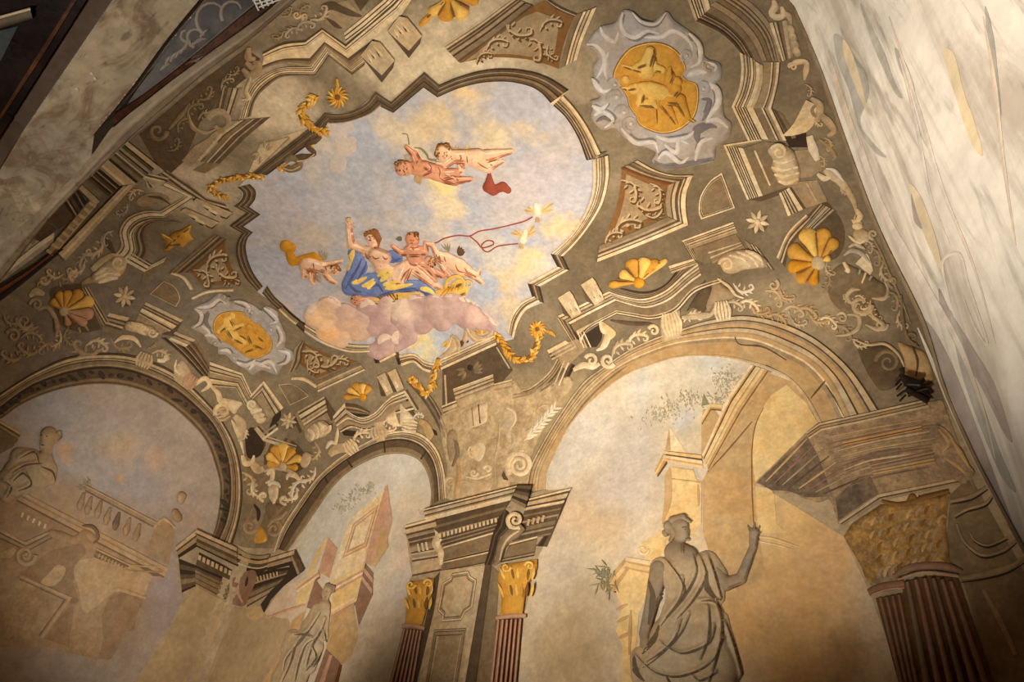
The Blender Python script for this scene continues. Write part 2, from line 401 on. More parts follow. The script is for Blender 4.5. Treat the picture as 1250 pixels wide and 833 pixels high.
# ---------------------------------------------------------------- structure
mat('ceiling_fresco',(138,121,94),(122,106,82),var=.12,sc=1.6,blobs=[
 (590,70,85,(206,186,154),.95),(490,80,70,(206,186,152),.95),(340,130,70,(202,180,148),.95),(240,235,60,(198,176,144),.9),(700,70,55,(166,148,118),.8),(620,40,40,(186,168,138),.8),
 (860,280,80,(112,95,70),.9),(715,310,70,(110,94,70),.9),(760,320,60,(106,90,66),.8),(470,470,60,(138,122,96),.8),(230,360,70,(126,112,94),.8),(120,400,90,(118,104,88),.9),
 (1080,400,70,(122,104,84),.9),(990,390,70,(160,140,108),.9),(610,520,60,(166,142,102),.9),(700,500,50,(176,152,112),.8),(540,520,50,(150,128,94),.8)])
mat('wall_fresco',(176,154,120),(160,140,110),var=.12,sc=1.8)
mat('plaster',(176,150,112),(160,136,102),var=.08,sc=1.2,fine=20)
mat('floor_terracotta',(110,78,56),(96,66,48),var=.15)
def ring(z,ins=0.,n=220):
    c=np.array([-3.67,2.75]); a=np.linspace(0,2*np.pi,n,endpoint=False); d=np.c_[np.cos(a),np.sin(a)]
    lo=np.zeros(n);hi=np.full(n,6.)
    for _ in range(40):
        m=(lo+hi)/2; ok=FR(np.c_[c+d*m[:,None],np.full(n,z)])>0; lo=np.where(ok,m,lo); hi=np.where(ok,hi,m)
    return np.c_[c+d*lo[:,None],np.full(n,z)]
def grid_obj(name,rings,m,sel=None,close=False):
    n=len(rings[0]); V=np.vstack(rings); f=[]
    for i in range(len(rings)-1):
        for j in range(n):
            q=(i*n+j,(i+1)*n+j,(i+1)*n+(j+1)%n,i*n+(j+1)%n)
            if sel is None or sel(V[list(q)].mean(0)): f.append(q)
    if close: f.append(tuple(range(len(V)-n,len(V))))
    u=sorted({i for q in f for i in q}); mp={a:i for i,a in enumerate(u)}
    return link(name,V[u],[[mp[i] for i in q] for q in f],m,None,None,not close,'structure')
zz=[ZS+(ZH-ZS)*math.sin(math.radians(t)) for t in (0,4,8,12,16,20,24,28,32,36,40,44,48,52,56,60,64,68,72,75,78,80.5,83,85,87,88.5)]
cr=[ring(z) for z in zz]; top=ring(ZH-1e-4); top[:,2]=ZH; cr.append(top)
grid_obj('ceiling',cr,'ceiling_fresco',close=True)
wz=[ring(z) for z in (FLOOR,-.5,.5,1.3,2.0,2.5,ZS)]
def side(q):
    d=dict(left=q[0]-XL,right=XR-q[0],back=YB-q[1],front=q[1]-YF); return min(d,key=d.get)
for sd_ in ('left','back','right'): grid_obj('wall_'+sd_,wz,'wall_fresco',lambda q,s_=sd_: side(q)==s_)
grid_obj('wall_front',wz,'wall_fresco',lambda q: side(q)=='front' and (q[0]<-2.95 or q[0]>.12))
link('floor',[(XL-.3,-2.2,FLOOR),(1.4,-2.2,FLOOR),(1.4,YB+.3,FLOOR),(XL-.3,YB+.3,FLOOR),(XL-.3,-2.2,FLOOR-.1),(1.4,-2.2,FLOOR-.1),(1.4,YB+.3,FLOOR-.1),(XL-.3,YB+.3,FLOOR-.1)],[(0,1,2,3),(7,6,5,4),(0,4,5,1),(1,5,6,2),(2,6,7,3),(3,7,4,0)],'floor_terracotta',kind='structure')
# ---------------------------------------------------------------- opening: marbled jamb, soffit boards
mat('marbled_jamb',(226,212,190),(208,198,182),var=.06,sc=2.0,rough=.5,bump=.08,streak=((.12,.1,.45),(9,9,.9),(164,148,128),.75))
mat('marbled_board',(188,168,138),(164,150,130),var=.10,sc=3.5,rough=.6,bump=.2,streak=((.2,.12,.2),(2.2,11,11),(128,96,70),.75))
mat('pale_roll',(196,174,146),(176,156,134),var=.08,sc=3,rough=.55,bump=.12,streak=((.1,.1,.2),(1.6,10,10),(156,130,104),.6))
mat('varnished_wood',(104,58,30),(78,42,22),var=.2,sc=5,rough=.35,bump=.15,streak=((0,0,0),(1.5,14,14),(60,30,16),.7))
mat('dark_wood',(40,24,18),(24,15,12),var=.2,sc=5,rough=.3,bump=.1)
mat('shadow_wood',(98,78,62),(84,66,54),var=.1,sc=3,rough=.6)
mat('painted_metal',(150,146,138),(120,116,110),var=.08,rough=.35)
mat('grey_pane',(84,90,90),(70,76,78),var=.1,rough=.2)
mat('grisaille',(122,116,112),(92,88,92),var=.12,sc=6)
mat('black_iron',(26,21,18),(40,26,18),var=.2,sc=8,rough=.4)
E1="-30,376 0,343 30,304 60,262 110,215 168,160 250,88 300,50 345,10 375,-14"
jb=thing('opening_jamb',(1150,250),'cream marbled splayed jamb filling the right side beside the fresco','jamb',surf='jamb')
EDGE="955,-20 960,0 968,10 1000,84 1034,180 1072,280 1126,391 1152,472 1186,550 1218,612 1250,671 1330,820"
jpts=[tuple(p) for p in curve(EDGE,True,False,10)[0]]
fill(jb,'marbled_face',' '.join('%.1f,%.1f!'%p for p in jpts)+' 1330,-20!','marbled_jamb',.012,surf='jamb',step=26,bstep=12)
tube(jb,'edge_bead',EDGE,3.2,'olive_fresco' if 0 else 'o',.008,.008,surf='jamb')
g=Geo()
for a,r_ in (("1010,60 1030,130 1068,230 1085,262",2.6),("1085,20 1120,130 1150,230 1190,330 1215,420",1.6),("1050,170 1080,260 1130,350 1170,420 1200,500 1215,560",2.8),("1200,20 1212,90 1225,200 1240,300",1.8),("1098,70 1118,150 1136,240 1160,300",1.4),("1160,370 1150,320 1170,310 1180,345 1205,420 1190,400 1175,360",1.6),("1120,400 1150,470 1190,560 1230,640",2.2)):
    g.tube(a,[.6,r_*1.7,r_*1.2,.4],.0006,.0122,'V',True,5)
mat('mauve_vein',(172,154,140),(150,136,126),var=.1,sc=4,rough=.5,bump=.05,streak=((.12,.1,.45),(9,9,.9),(140,124,110),.7)); mat('grey_vein',(186,176,158),(166,158,144),var=.1,sc=5,rough=.5,bump=.05,streak=((.12,.1,.45),(9,9,.9),(144,136,120),.7)); mat('ochre_vein',(216,192,150),(196,176,142),var=.1,sc=5,rough=.5,bump=.05)
for nm_,s_,m_ in (('mauve_vein',"1124,388 1138,400 1160,440 1186,505 1212,575 1236,640 1218,612 1186,550 1152,472 1130,410",'mauve_vein'),('mauve_vein',"1146,352 1160,380 1188,425 1214,470 1236,540 1226,530 1196,470 1168,425 1150,385",'mauve_vein'),('mauve_vein',"1160,380 1172,410 1192,470 1216,540 1240,600 1224,585 1196,520 1172,450",'grey_vein'),('grey_vein',"1018,42 1030,48 1044,70 1058,92 1060,118 1050,150 1066,175 1082,192 1070,188 1050,160 1036,110 1022,75",'grey_vein'),('ochre_vein',"1029,48 1036,56 1044,76 1052,104 1060,140 1050,120 1038,90 1030,66",'ochre_vein'),('grey_vein',"1050,4 1066,36 1080,66 1092,100 1102,120 1094,116 1078,84 1062,46",'grey_vein'),('grey_vein',"1092,58 1102,70 1114,98 1117,118 1108,104 1098,84",'grey_vein'),('ochre_vein',"1150,60 1164,64 1176,110 1190,150 1200,190 1188,180 1170,130",'ochre_vein'),('grey_vein',"1202,8 1212,40 1218,92 1222,140 1214,120 1208,70",'grey_vein'),('ochre_vein',"1110,225 1124,240 1142,290 1150,330 1138,310 1120,265",'ochre_vein'),('grey_vein',"1112,236 1120,262 1126,280 1116,270",'mauve_vein')):
    fill(jb,nm_,s_,m_,.0123,surf='jamb',step=12,h0=.0119)
g.build(jb,'painted_vein',surf='jamb',label='grey painted marble vein')
so=thing('arch_soffit',(130,120),'marbled painted board with chipped edge on the arch soffit at upper left','soffit',surf='arch')
fill(so,'marbled_board',"140,-4! 25,165! 0,203! -40,262! -40,380! 0,331! 60,250! 110,200! 115,165! 165,105! 205,50! 250,-4!",'marbled_board',.01,surf='arch',step=18,bstep=8)
band(so,'arch_edge_roll',"-30,340 0,300 60,245 110,192 142,150 200,106 320,20 345,0 362,-14","-30,378 0,345 60,268 110,217 168,162 250,90 300,53 348,12 378,-14",'o1@.014 p3@.03 c4@.035 p3@.03 o1@.012',surf='arch',base=.0)
for o_ in so.children:
    if o_.name.startswith('arch_edge_roll'):
        
        for i_ in range(3): o_.data.materials[i_]=MATS['pale_roll']
        for p_ in o_.data.polygons: p_.use_smooth=True
band(so,'chipped_edge',"254,-4 208,50 168,105 118,163","246,-4 202,50 162,105 113,166",'l1@.014 u2@.022 k2@.014 u1@.02',surf='arch')
g=Geo()
for i in range(34):
    t=i/33; x,y=249-t*124,2+t*152; g.dome(x+rnd.uniform(-3,0),y+rnd.uniform(-2,1),rnd.uniform(.8,2.4),'W',.002,.012,rnd.uniform(.6,1.3),-50)
for x,y in ((116,96),(94,109),(112,90)): g.dome(x,y,3.2,'W',.006,.01,2.2,40)
g.build(so,'paint_chip',surf='arch',kind='stuff',label='white flaked paint chips')
wd=thing('transom_frame',(240,60),'brown varnished wooden strip between the marbled board and vault','frame',surf='arch')
band(wd,'wooden_rail',"140,137 176,114 230,72 300,14 322,-4","138,156 200,106 260,62 320,19 344,-2",'n1@.02 r4@.03 n1@.024',surf='arch')
for o_ in wd.children:
    for i_,k_ in enumerate(('dark_wood','varnished_wood')): o_.data.materials[i_]=MATS[k_]
gp=thing('grisaille_panel',(240,50),'blue-grey panel of painted scrolls behind the soffit board','panel',surf='arch')
fill(gp,'painted_ground',"256,-4! 168,108! 150,136! 180,112! 300,13! 322,-4!",'grisaille',.004,surf='arch',step=8)
g=Geo()
for x,y,r_,a in ((262,20,26,120),(286,14,18,140),(240,44,14,100),(228,42,10,60)): g.spiral(x,y,r_,a,.55,2.6,'L',.006,.004,.5)
for i in range(9): g.leaf(196+i*6,86-i*5,-60+rnd.uniform(-30,30),14,2.2,'L',.006,.004,.3)
g.build(gp,'painted_scroll',surf='arch')
mat('lattice_white',(250,250,246),(246,246,240),var=.03)
lw=thing('lattice_window',(322,6),'small bright white lattice window at the top edge above the wooden strip','window',surf='arch')
for i in range(5): tube(lw,'glazing_bar',"%d,-8 %d,%d"%(306+i*7,316+i*6,13-i*3),1.1,'W',.006,.04,'arch',smooth=False) if 0 else Geo().tube([(306+i*7,-8),(316+i*6,13-i*3)],1.2,.006,.04,'lattice_white',False).build(lw,'glazing_bar','arch')
for i in range(3): Geo().tube([(308+i*4,1+i*4),(342+i*2,-6+i*2)],1.1,.006,.042,'lattice_white',False).build(lw,'glazing_bar','arch')
# dark joinery at far upper left
dj=thing('door_frame',(60,80),'very dark brown wooden door frame in the upper left corner','frame',surf='arch')
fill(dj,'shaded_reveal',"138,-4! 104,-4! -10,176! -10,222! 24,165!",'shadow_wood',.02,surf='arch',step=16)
fill(dj,'dark_stile',"108,-4! 46,-4! -10,92! -10,182!",'dark_wood',.05,surf='arch',step=16)
fill(dj,'bead',"96,-4! 91,-4! 48,64! 0,140! 0,147! 52,68!",'varnished_wood',.058,surf='arch',step=10)
fill(dj,'outer_stile',"50,-4! -10,-4! -10,94!",'dark_wood',.03,surf='arch',step=16)
fill(dj,'grey_pane',"22,32! -10,40! -10,92! 2,72!",'grey_pane',.034,surf='arch',step=12)
Geo().tube("-10,30 38,16",[7.5,7.5],.05,.04,'G',False).tube("-10,24 37,11",[2,2],.012,.088,'w',False).build(None,'curtain_rod','arch',lab='grey metal rod end crossing the dark frame at the top left corner',cat='rod')
# left edge: board, dark glossy frame
lf=thing('glossy_picture_frame',(40,330),'dark glossy reddish frame below the painted cornice at the left edge','frame')
band(lf,'frame_moulding',"-10,352 30,330 60,309 66,305","-10,376 30,345 70,312 80,304",'u2@.03 r2@.05 u1@.04 k2@.05 u1@.02')
fill(None,'brown_panel',"-10,312! 20,288! 50,272! 66,288! 40,306! 10,328! -10,338!",'marbled_board',.012,lab='brown painted board against the left edge under the arch roll',cat='board')
band(None,'pale_curved_board',"-10,344 10,327 40,302 66,284","-10,356 20,334 48,314 66,300",'w3@.03 g3@.02 G2@.016',lab='pale curved board beside the dark glossy frame at the left edge',cat='board')
# ---------------------------------------------------------------- painted sky of the ceiling
SKY="385,149! 396,138! 430,136 450,122 458,112! 477,125! 518,88! 536,104! 560,94 590,86 620,84 650,92 674,108 696,132 712,158 728,188! 738,200 742,215 735,248 720,275 700,300 687,313! 694,330! 659,350! 664,369! 640,380 631,395 627,414! 604,420! 540,446! 512,449 505,440 488,438! 480,424! 462,434! 453,427! 420,428 390,418 360,396 330,368 314,356 300,340 291,322 289,310 290,295 296,285! 280,276! 301,260! 286,252! 293,245 296,236 290,229! 307,212! 373,160!"
mat('painted_sky',(172,172,180),(194,182,172),var=.075,sc=2.6,warp=.30,wsc=2.8,bsoft=.6,fine=26,blobs=[
 (530,150,30,(222,194,146),.8),(505,185,20,(222,196,150),.7),(500,170,30,(214,192,156),.7),(470,150,26,(222,200,164),.7),(585,120,26,(220,196,150),.7),(640,120,45,(184,180,184),.9),(560,112,22,(228,196,146),.9),(600,165,26,(220,196,150),.75),(640,160,18,(214,190,156),.7),
 (540,250,24,(222,200,160),.8),(540,225,18,(232,206,140),.9),(540,280,20,(216,196,170),.8),(640,240,50,(190,180,178),.8),(690,230,36,(184,178,182),.8),(655,205,25,(194,182,180),.7),
 (430,170,40,(176,178,188),.8),(405,180,22,(206,186,160),.8),(400,210,30,(198,182,164),.7),(400,250,45,(186,182,186),.8),(430,215,40,(182,182,188),.7),(350,260,35,(190,180,178),.8),(380,285,22,(206,186,162),.7),(330,235,30,(186,176,172),.8),
 (330,320,40,(178,178,190),.9),(360,350,36,(178,174,182),.8),(345,375,16,(206,176,160),.7),(425,360,20,(196,180,170),.7),(615,335,24,(220,192,142),.8),(645,318,20,(222,194,140),.8),(590,350,26,(172,176,188),.8),(660,335,16,(214,196,168),.7),(600,310,26,(196,190,176),.8),(690,280,24,(220,196,140),.7),
 (620,375,24,(214,190,150),.8),(590,395,20,(206,176,160),.7),(600,345,16,(176,184,192),.7),(520,420,26,(232,212,146),.9),(510,432,14,(190,194,200),.8),(540,420,18,(184,192,204),.8),(490,415,18,(228,204,150),.8),(460,400,14,(180,186,200),.6)])
sk=fill(None,'painted_sky',SKY,'painted_sky',.004,step=9,lab='large lobed painting of a cloudy blue-grey and yellow sky on the vault',cat='sky')
# clouds
def cloudm(n,a,b,bl): return mat(n,a,b,var=.07,sc=4,blobs=bl,warp=.16,bsoft=.7)
cloudm('mauve_cloud',(196,164,152),(182,148,140),[(492,376,22,(236,208,182),.95),(545,372,26,(206,172,158),.7),(580,385,14,(222,184,166),.8),(500,405,22,(190,156,148),.8)])
cloudm('peach_cloud',(222,182,146),(204,168,150),[(390,385,22,(236,196,150),.9),(405,405,16,(240,184,124),.9),(445,380,22,(200,168,156),.9),(470,410,16,(196,166,158),.8)])
mat('pale_cloud',(206,188,168),(196,184,176),var=.06,sc=4)
body(None,'cloud',"384,386,14;400,378,16;420,388,18;440,392,16;400,402,15;415,415,12,395,408,10;438,406,12,455,400,10",'peach_cloud',.42,4,lab='peach and orange cloud bank left of the boat',cat='cloud',h0=.005,cell=1.6)
body(None,'cloud',"448,378,14;462,388,16;472,372,13;470,420,14,462,432,8;452,400,12;480,408,14;456,428,9,478,430,6",'mauve_cloud',.42,4,lab='mauve cloud rolling under the stern of the golden boat',cat='cloud',h0=.006,cell=1.6)
body(None,'cloud',"492,380,17,494,398,14;508,374,16;530,378,20;552,376,20;572,386,17;588,394,11,600,400,6;515,395,14;540,392,13;500,412,10,484,424,7",'mauve_cloud',.45,4,lab='large mauve cloud carrying the golden boat, pale at its left end',cat='cloud',h0=.008,cell=1.6)
body(None,'cloud',"404,158,9,414,164,10;425,156,8;420,180,12;428,180,8;412,200,12;430,172,6",'pale_cloud',.03,8,lab='faint cream cloud beside the golden garland at the painting\'s upper left',cat='cloud',h0=.005,cell=1.6)
# ---------------------------------------------------------------- goddess
def P2(ox,oy,k):
    def f(s,r=None):
        out=[]
        for q in s.split(';'):
            v=[float(a) for a in q.replace(',',' ').split()]
            if len(v)>=6: out.append([ox+v[0]*k,oy+v[1]*k,v[2]*k,ox+v[3]*k,oy+v[4]*k,v[5]*k]+v[6:])
            else: out.append([ox+v[0]*k,oy+v[1]*k,v[2]*k])
        return out
    return f
def PP(ox,oy,k):
    def f(s): 
        out=[]
        for w_ in s.split():
            c='!' if w_.endswith('!') else ''; a,b=w_.rstrip('!').split(','); out.append('%.2f,%.2f%s'%(ox+float(a)*k,oy+float(b)*k,c))
        return ' '.join(out)
    return f
mat('blue_gold_cloth',(122,140,188),(106,122,172),var=.1,sc=7)
G=P2(340,240,.216); Q=PP(340,240,.216)
bt=thing('golden_boat',(490,375),'golden scroll-prowed boat carrying the reclining woman on the cloud','boat')
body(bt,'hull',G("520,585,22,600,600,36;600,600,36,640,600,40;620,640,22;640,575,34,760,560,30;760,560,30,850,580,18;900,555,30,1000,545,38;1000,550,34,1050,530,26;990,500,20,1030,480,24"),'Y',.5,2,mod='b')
g=Geo()
for i in range(6): g.tube(Q("%d,%d %d,%d %d,%d"%(560+i*16,565-i*4,600+i*14,600-i*3,640+i*6,655-i*20)),1.1,.008,.03,'b')
g.spiral(340+1010*.216,240+505*.216,15,150,1.2,2.6,'Y',.014,.022); g.spiral(340+1075*.216,240+500*.216,6,200,.9,1.6,'Y',.012,.02)
for i in range(5): g.tube(Q("%d,580 %d,545 %d,515"%(905+i*22,930+i*20,960+i*14)),1.2,.008,.03,'A')
g.build(bt,'carved_scroll',kind='stuff')
gd=thing('reclining_woman',(470,330),'woman reclining on the golden boat, one arm raised, blue and yellow cloth over her legs','person')
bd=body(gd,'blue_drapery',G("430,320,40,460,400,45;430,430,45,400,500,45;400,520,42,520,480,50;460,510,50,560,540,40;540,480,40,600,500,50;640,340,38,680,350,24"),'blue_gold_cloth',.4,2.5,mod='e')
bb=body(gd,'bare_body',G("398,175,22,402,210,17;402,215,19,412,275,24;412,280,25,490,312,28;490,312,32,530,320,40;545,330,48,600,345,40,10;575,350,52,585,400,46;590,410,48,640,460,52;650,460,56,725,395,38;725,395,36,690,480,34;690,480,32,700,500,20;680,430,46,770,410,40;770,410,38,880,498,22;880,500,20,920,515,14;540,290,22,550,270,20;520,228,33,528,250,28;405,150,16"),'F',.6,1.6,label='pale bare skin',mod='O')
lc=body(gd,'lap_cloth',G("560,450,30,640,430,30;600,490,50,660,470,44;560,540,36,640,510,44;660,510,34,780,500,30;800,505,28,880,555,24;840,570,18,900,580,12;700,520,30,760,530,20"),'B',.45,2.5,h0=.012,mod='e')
lines(gd,'yellow_pattern',[Q(s_) for s_ in ("395,330 400,380 392,420","425,300 410,350 400,400","415,490 450,480 500,455","470,505 500,500 540,465","560,450 590,430 640,410","575,480 610,450 650,440","590,500 640,490 680,480","600,520 680,510 760,495","800,520 850,530 890,560","500,520 530,500 545,480")],[1.2,3.4,2.4,.8],'a',.002,.002,on=[bd,bb,lc],label='yellow highlights on the blue cloth')
lines(gd,'cloth_fold',[Q(s_) for s_ in ("470,350 450,400 420,450 380,520","500,360 480,420 440,480","520,520 560,500 590,540","390,480 430,530 470,540","640,340 660,360 690,350","760,520 820,550 860,575")],[.5,1.8,.6],'e',.001,.003,on=[bd,bb,lc],label='darker blue fold lines')
body(gd,'hair',G("500,215,20,540,208,26;545,215,26,565,240,18;565,240,16,560,290,8"),'h',.62,1.2,h0=.012)
g=Geo()
g.dome(340+512*.216,240+228*.216,1.0,'n',.002,.002,.7).dome(340+530*.216,240+226*.216,1.0,'n',.002,.002,.7).tube(Q("510,246 516,249 524,247"),.8,.002,.002,'R',step=1).tube(Q("519,228 517,240 522,241"),.8,.004,.002,'O',step=1)
for i in range(5): g.leaf(340+(498+i*14)*.216,240+(208-(2-abs(i-2))*6)*.216,-90+(i-2)*25,4,1,'Y',.006,.012)
g.build(bb,'face_and_diadem',kind='stuff',on=[bb])
lines(bb,'crease',[Q(s_) for s_ in ('528,332 545,352 572,346','588,338 604,356 622,346','690,480 715,435 742,408','488,318 500,346','592,425 622,432','575,392 579,398','640,470 660,490 690,492','770,420 800,440','540,285 552,300','486,262 500,280')],[.3,1.0,.3],'Q',.0008,.0014,on=[bb])  # body creases darkened with painted shadow-tone lines
g=Geo(); 
for dx,a in ((-6,-110),(0,-95),(6,-80),(12,-60),(16,-30)): g.leaf(340+(398+dx)*.216,240+165*.216,a,5,.9,'F',.008,.02)
g.dome(340+396*.216,240+132*.216,4.2,'s',.012,.02,3); g.build(gd,'raised_hand',label='raised hand holding a small yellow object')
def face(root,x,y,r,ang,t='n',on=()):
    g=Geo(); a=math.radians(ang); f=lambda u,v:(x+r*(u*math.cos(a)-v*math.sin(a)),y+r*(u*math.sin(a)+v*math.cos(a)))
    for u in (-.32,.32): p=f(u,-.05); g.dome(*p,max(.8,r*.14),t,.002,.002,max(.6,r*.09),ang)
    g.tube([f(-.2,.5),f(0,.55),f(.2,.5)],.7,.002,.002,'R',step=1); g.tube([f(0,-.05),f(.04,.25)],.7,.005,.002,'O',step=1)
    for u in (-.5,.5): p=f(u,.3); g.dome(*p,r*.2,'f',.002,.001)
    g.build(root,'face',kind='stuff',on=on)
def cherub(at,label,caps,hair,skin,fc,extra=None,creases=(),group='winged infants in the painted sky'):
    caps=[[c[0],c[1],c[2]*1.14,c[3],c[4],c[5]*1.14]+c[6:] for c in caps]
    t=thing('cherub',at,label,'cherub',group); body(t,'bare_body',caps,skin,.6,1.3,h0=.007,cell=.8,mod='O' if skin=='F' else 'Q')
    bo=t.children[0]; hs=[[c[0],c[1],c[2]*.8,c[3],c[4],c[5]*.8] for c in hair]
    hb=body(t,'curly_hair',hs,'h',.7,1.0,h0=.02,cell=.8); g=Geo()
    for c in hair:
        for i in range(5): u=i/4; g.dome(c[0]+(c[3]-c[0])*u+rnd.uniform(-1,1)*c[2]*.8,c[1]+(c[4]-c[1])*u+rnd.uniform(-1,1)*c[2]*.8,rnd.uniform(.9,1.7),rnd.choice('htn'),.006,.003)
    g.build(hb,'curl',kind='stuff',on=[hb,bo]); face(bo,*fc,on=[bo])
    lines(bo,'crease',creases,[.3,.9,.3],'Q',.0008,.0014,on=[bo])  # shade in the creases drawn as painted lines
    if extra: extra(t)
    return t
def wings(*specs):
    def f(t):
        for (x,y,a,l,w_,tn) in specs:
            g=Geo()
            for i in range(4): g.leaf(x,y,a+(i-1.5)*18,l*(1-.08*i),w_*.45,tn,.008,.005)
            g.build(t,'wing')
    return f
cherub((380,330),'cherub flying right with arms outstretched under an amber cloth',G("155,385,36,165,385,38;165,385,38,240,400,32;240,395,28,270,405,28;300,415,26,315,415,28;250,385,16,300,378,13;300,378,13,355,365,10;265,435,18,290,470,14;290,470,14,325,488,10;150,415,24,150,440,18;150,440,15,140,455,12;190,420,24,185,460,18;185,460,17,198,492,10"),G("285,395,12,325,398,16;325,395,16,345,415,12"),'F',(407,331,5,-20),wings((396,318,-95,14,5,'g'),(390,336,110,10,5,'g')),creases=[Q('195,370 200,410'),Q('150,410 175,425 200,420'),Q('262,390 272,420'),Q('175,400 190,440')])
body(None,'amber_cloth',P2(340,240,.216)("40,280,34,70,290,30;60,300,26,70,350,26;80,370,26,140,355,24;150,350,24,200,335,22;200,340,20,235,355,14"),'A',.5,2,lab='amber cloth billowing above the cherub at the painting\'s left',cat='cloth',h0=.006)
Geo().tube(Q("30,290 60,280 90,285"),[1,3,1],.008,.022,'Y').tube(Q("90,370 150,345 210,335"),[1,2,.6],.008,.02,'y').build(bpy.data.objects['amber_cloth'],'cloth_highlight') if 0 else None
cherub((505,310),'cherub standing behind the woman\'s knees looking up, both hands raised',G("755,240,36,758,250,34;745,290,20,755,280,20;735,310,30,800,310,28;765,320,40,770,370,38;725,315,20,690,318,17;690,318,16,645,280,11;805,312,19,835,318,15;835,315,15,828,262,11;760,380,30,800,415,26;800,410,24,880,480,18"),G("735,215,14,780,215,18;780,220,14,790,245,8"),'f',(503,294,6,10),wings((490,294,-130,8,4,'G')),creases=[Q('748,325 765,332 785,325'),Q('768,352 770,358'),Q('738,378 765,388 800,384'),Q('745,285 770,292 790,286')])
cherub((525,325),'small dark-haired cherub reclining across the woman\'s shins',G("850,370,30,862,372,28;825,385,22,790,385,22;770,380,20,800,345,14;850,405,24,880,440,22;890,430,20,930,450,14;940,420,14,970,450,10"),G("850,350,14,880,365,16;880,370,14,870,395,10"),'f',(524,321,5,30))
cherub((560,320),'cherub sprawled face-down over the boat\'s golden prow',G("905,335,26,940,350,34;940,350,34,1020,395,40;1010,395,40,1060,420,34;900,330,18,870,275,14;870,275,14,830,265,10;1060,415,26,1110,455,18;1110,455,16,1155,490,11;1060,410,18,1125,445,14;1125,445,12,1138,415,8;905,360,16,950,440,12;950,440,12,970,455,8"),G("890,350,12,905,350,10"),'F',(533,313,4,60),wings((560,312,-60,12,6,'n'),(548,308,-110,14,2,'v')),creases=[Q('935,340 945,370'),Q('1000,385 1015,420 1050,430'),Q('1050,405 1070,430'),Q('905,345 915,370'),Q('1100,440 1115,460')])
cherub((435,367),'small cherub peeping from beneath the blue cloth at the stern of the boat',G("435,585,26,440,590,26;460,590,20,520,585,20;520,585,18,560,600,16"),G("415,575,10,430,565,12"),'f',(434,367,5,15))
K=P2(460,150,.192); Q2=PP(460,150,.192)
cherub((515,208),'rosy cherub flying left with one arm raised, lower of the upper pair',K("165,288,46,180,290,44;220,285,34,240,285,36;250,285,44,300,295,48;300,295,48,380,315,44;380,320,44,440,340,42;430,340,40,500,370,30;500,365,26,600,358,14;420,330,36,500,320,28;255,245,28,235,200,22;235,200,20,185,152,12;310,270,22,345,300,18;345,300,16,285,330,14"),K("120,260,16,140,270,20;140,250,16,190,250,14;140,310,18,190,328,12"),'f',(493,206,7,-80),wings((500,196,-110,10,6,'g'),(512,214,115,12,7,'t')),creases=[Q2('330,255 346,290 330,325 300,338'),Q2('388,280 402,310 396,348'),Q2('430,332 480,340 545,345'),Q2('226,272 236,300'),Q2('400,350 440,378 505,392'),Q2('250,262 262,240'),Q2('366,318 370,322'),Q2('505,352 520,372')])
cherub((580,195),'pale cherub flying right with legs stretched back, upper of the upper pair',K("418,190,46,430,195,46;490,215,40,560,215,42;550,220,44,640,215,46;620,230,48,680,255,48;690,265,46,710,275,42;690,215,40,760,200,30;760,200,28,860,180,15;720,270,30,790,245,16;790,245,14,808,245,8;490,225,28,430,270,22;430,270,18,385,258,12;530,260,22,540,300,18;540,300,16,500,320,12"),K("380,190,20,395,150,20;395,150,20,450,145,18;450,150,16,470,180,12;375,200,16,395,230,10"),'F',(542,189,7,-70),wings((559,190,-95,14,5,'t'),(568,188,-55,12,5,'s')),creases=[Q2('525,198 536,225 526,250'),Q2('572,212 577,262'),Q2('640,252 668,274 706,292'),Q2('690,232 732,246 786,238'),Q2('604,232 608,238'),Q2('470,210 480,236'),Q2('505,262 530,270 545,290'),Q2('720,262 735,275')])
body(None,'red_cloth',K("715,330,14,715,390,34;705,410,34,740,430,34;740,430,30,800,405,30;800,405,30,835,430,22"),'R',.5,2,lab='brick red cloth floating below the upper pair of cherubs',cat='cloth',h0=.006)
def dove(at,label,b,w1,w2,tail):
    t=thing('dove',at,label,'dove','white doves drawing the red ribbon'); body(t,'bird_body',b,'W',.6,1.5,cell=.7)
    for w_ in (w1,w2):
        g=Geo()
        for i in range(5): g.leaf(w_[0],w_[1],w_[2]+(i-2)*11,w_[3]*(1-.1*abs(i-1)),2.0,'st'[i%2],.006,.006,.1)
        g.build(t,'wing')
    g=Geo(); [g.leaf(tail[0],tail[1],tail[2]+d,9,1.6,'t',.006,.005) for d in (-18,0,18)]; g.build(t,'tail')
dove((656,257),'white dove with outspread wings, upper of the two ribbon doves',K("1012,520,16;1015,530,20,1022,575,26"),(654,259,-165,15),(659,260,-30,21),(656,264,90))
dove((640,287),'white dove with raised wings, lower of the two ribbon doves',K("945,690,15;943,700,18,930,745,26"),(638,288,-160,16),(643,289,-50,17),(637,296,100))
Geo().tube(Q2("300,760 370,765 430,735 520,716 590,720 650,690 740,675 850,650 940,625 990,598"),.9,.004,.005,'R').tube(Q2("590,720 640,762 670,795 740,775 738,755 700,750 665,780 680,812 710,820 770,785 900,768"),.9,.004,.005,'R').build(None,'ribbon',lab='thin red ribbon looping from the boat to the two doves',cat='ribbon')
Geo().tube(Q2("160,70 190,72 200,100 205,140"),.7,.003,.005,'v').tube(Q2("235,158 280,165 320,205 330,230 380,240"),[.6,1.6,1.2,1.8],.004,.005,'v').build(None,'laurel_sprig',lab='thin green laurel sprig between the two upper cherubs',cat='sprig')

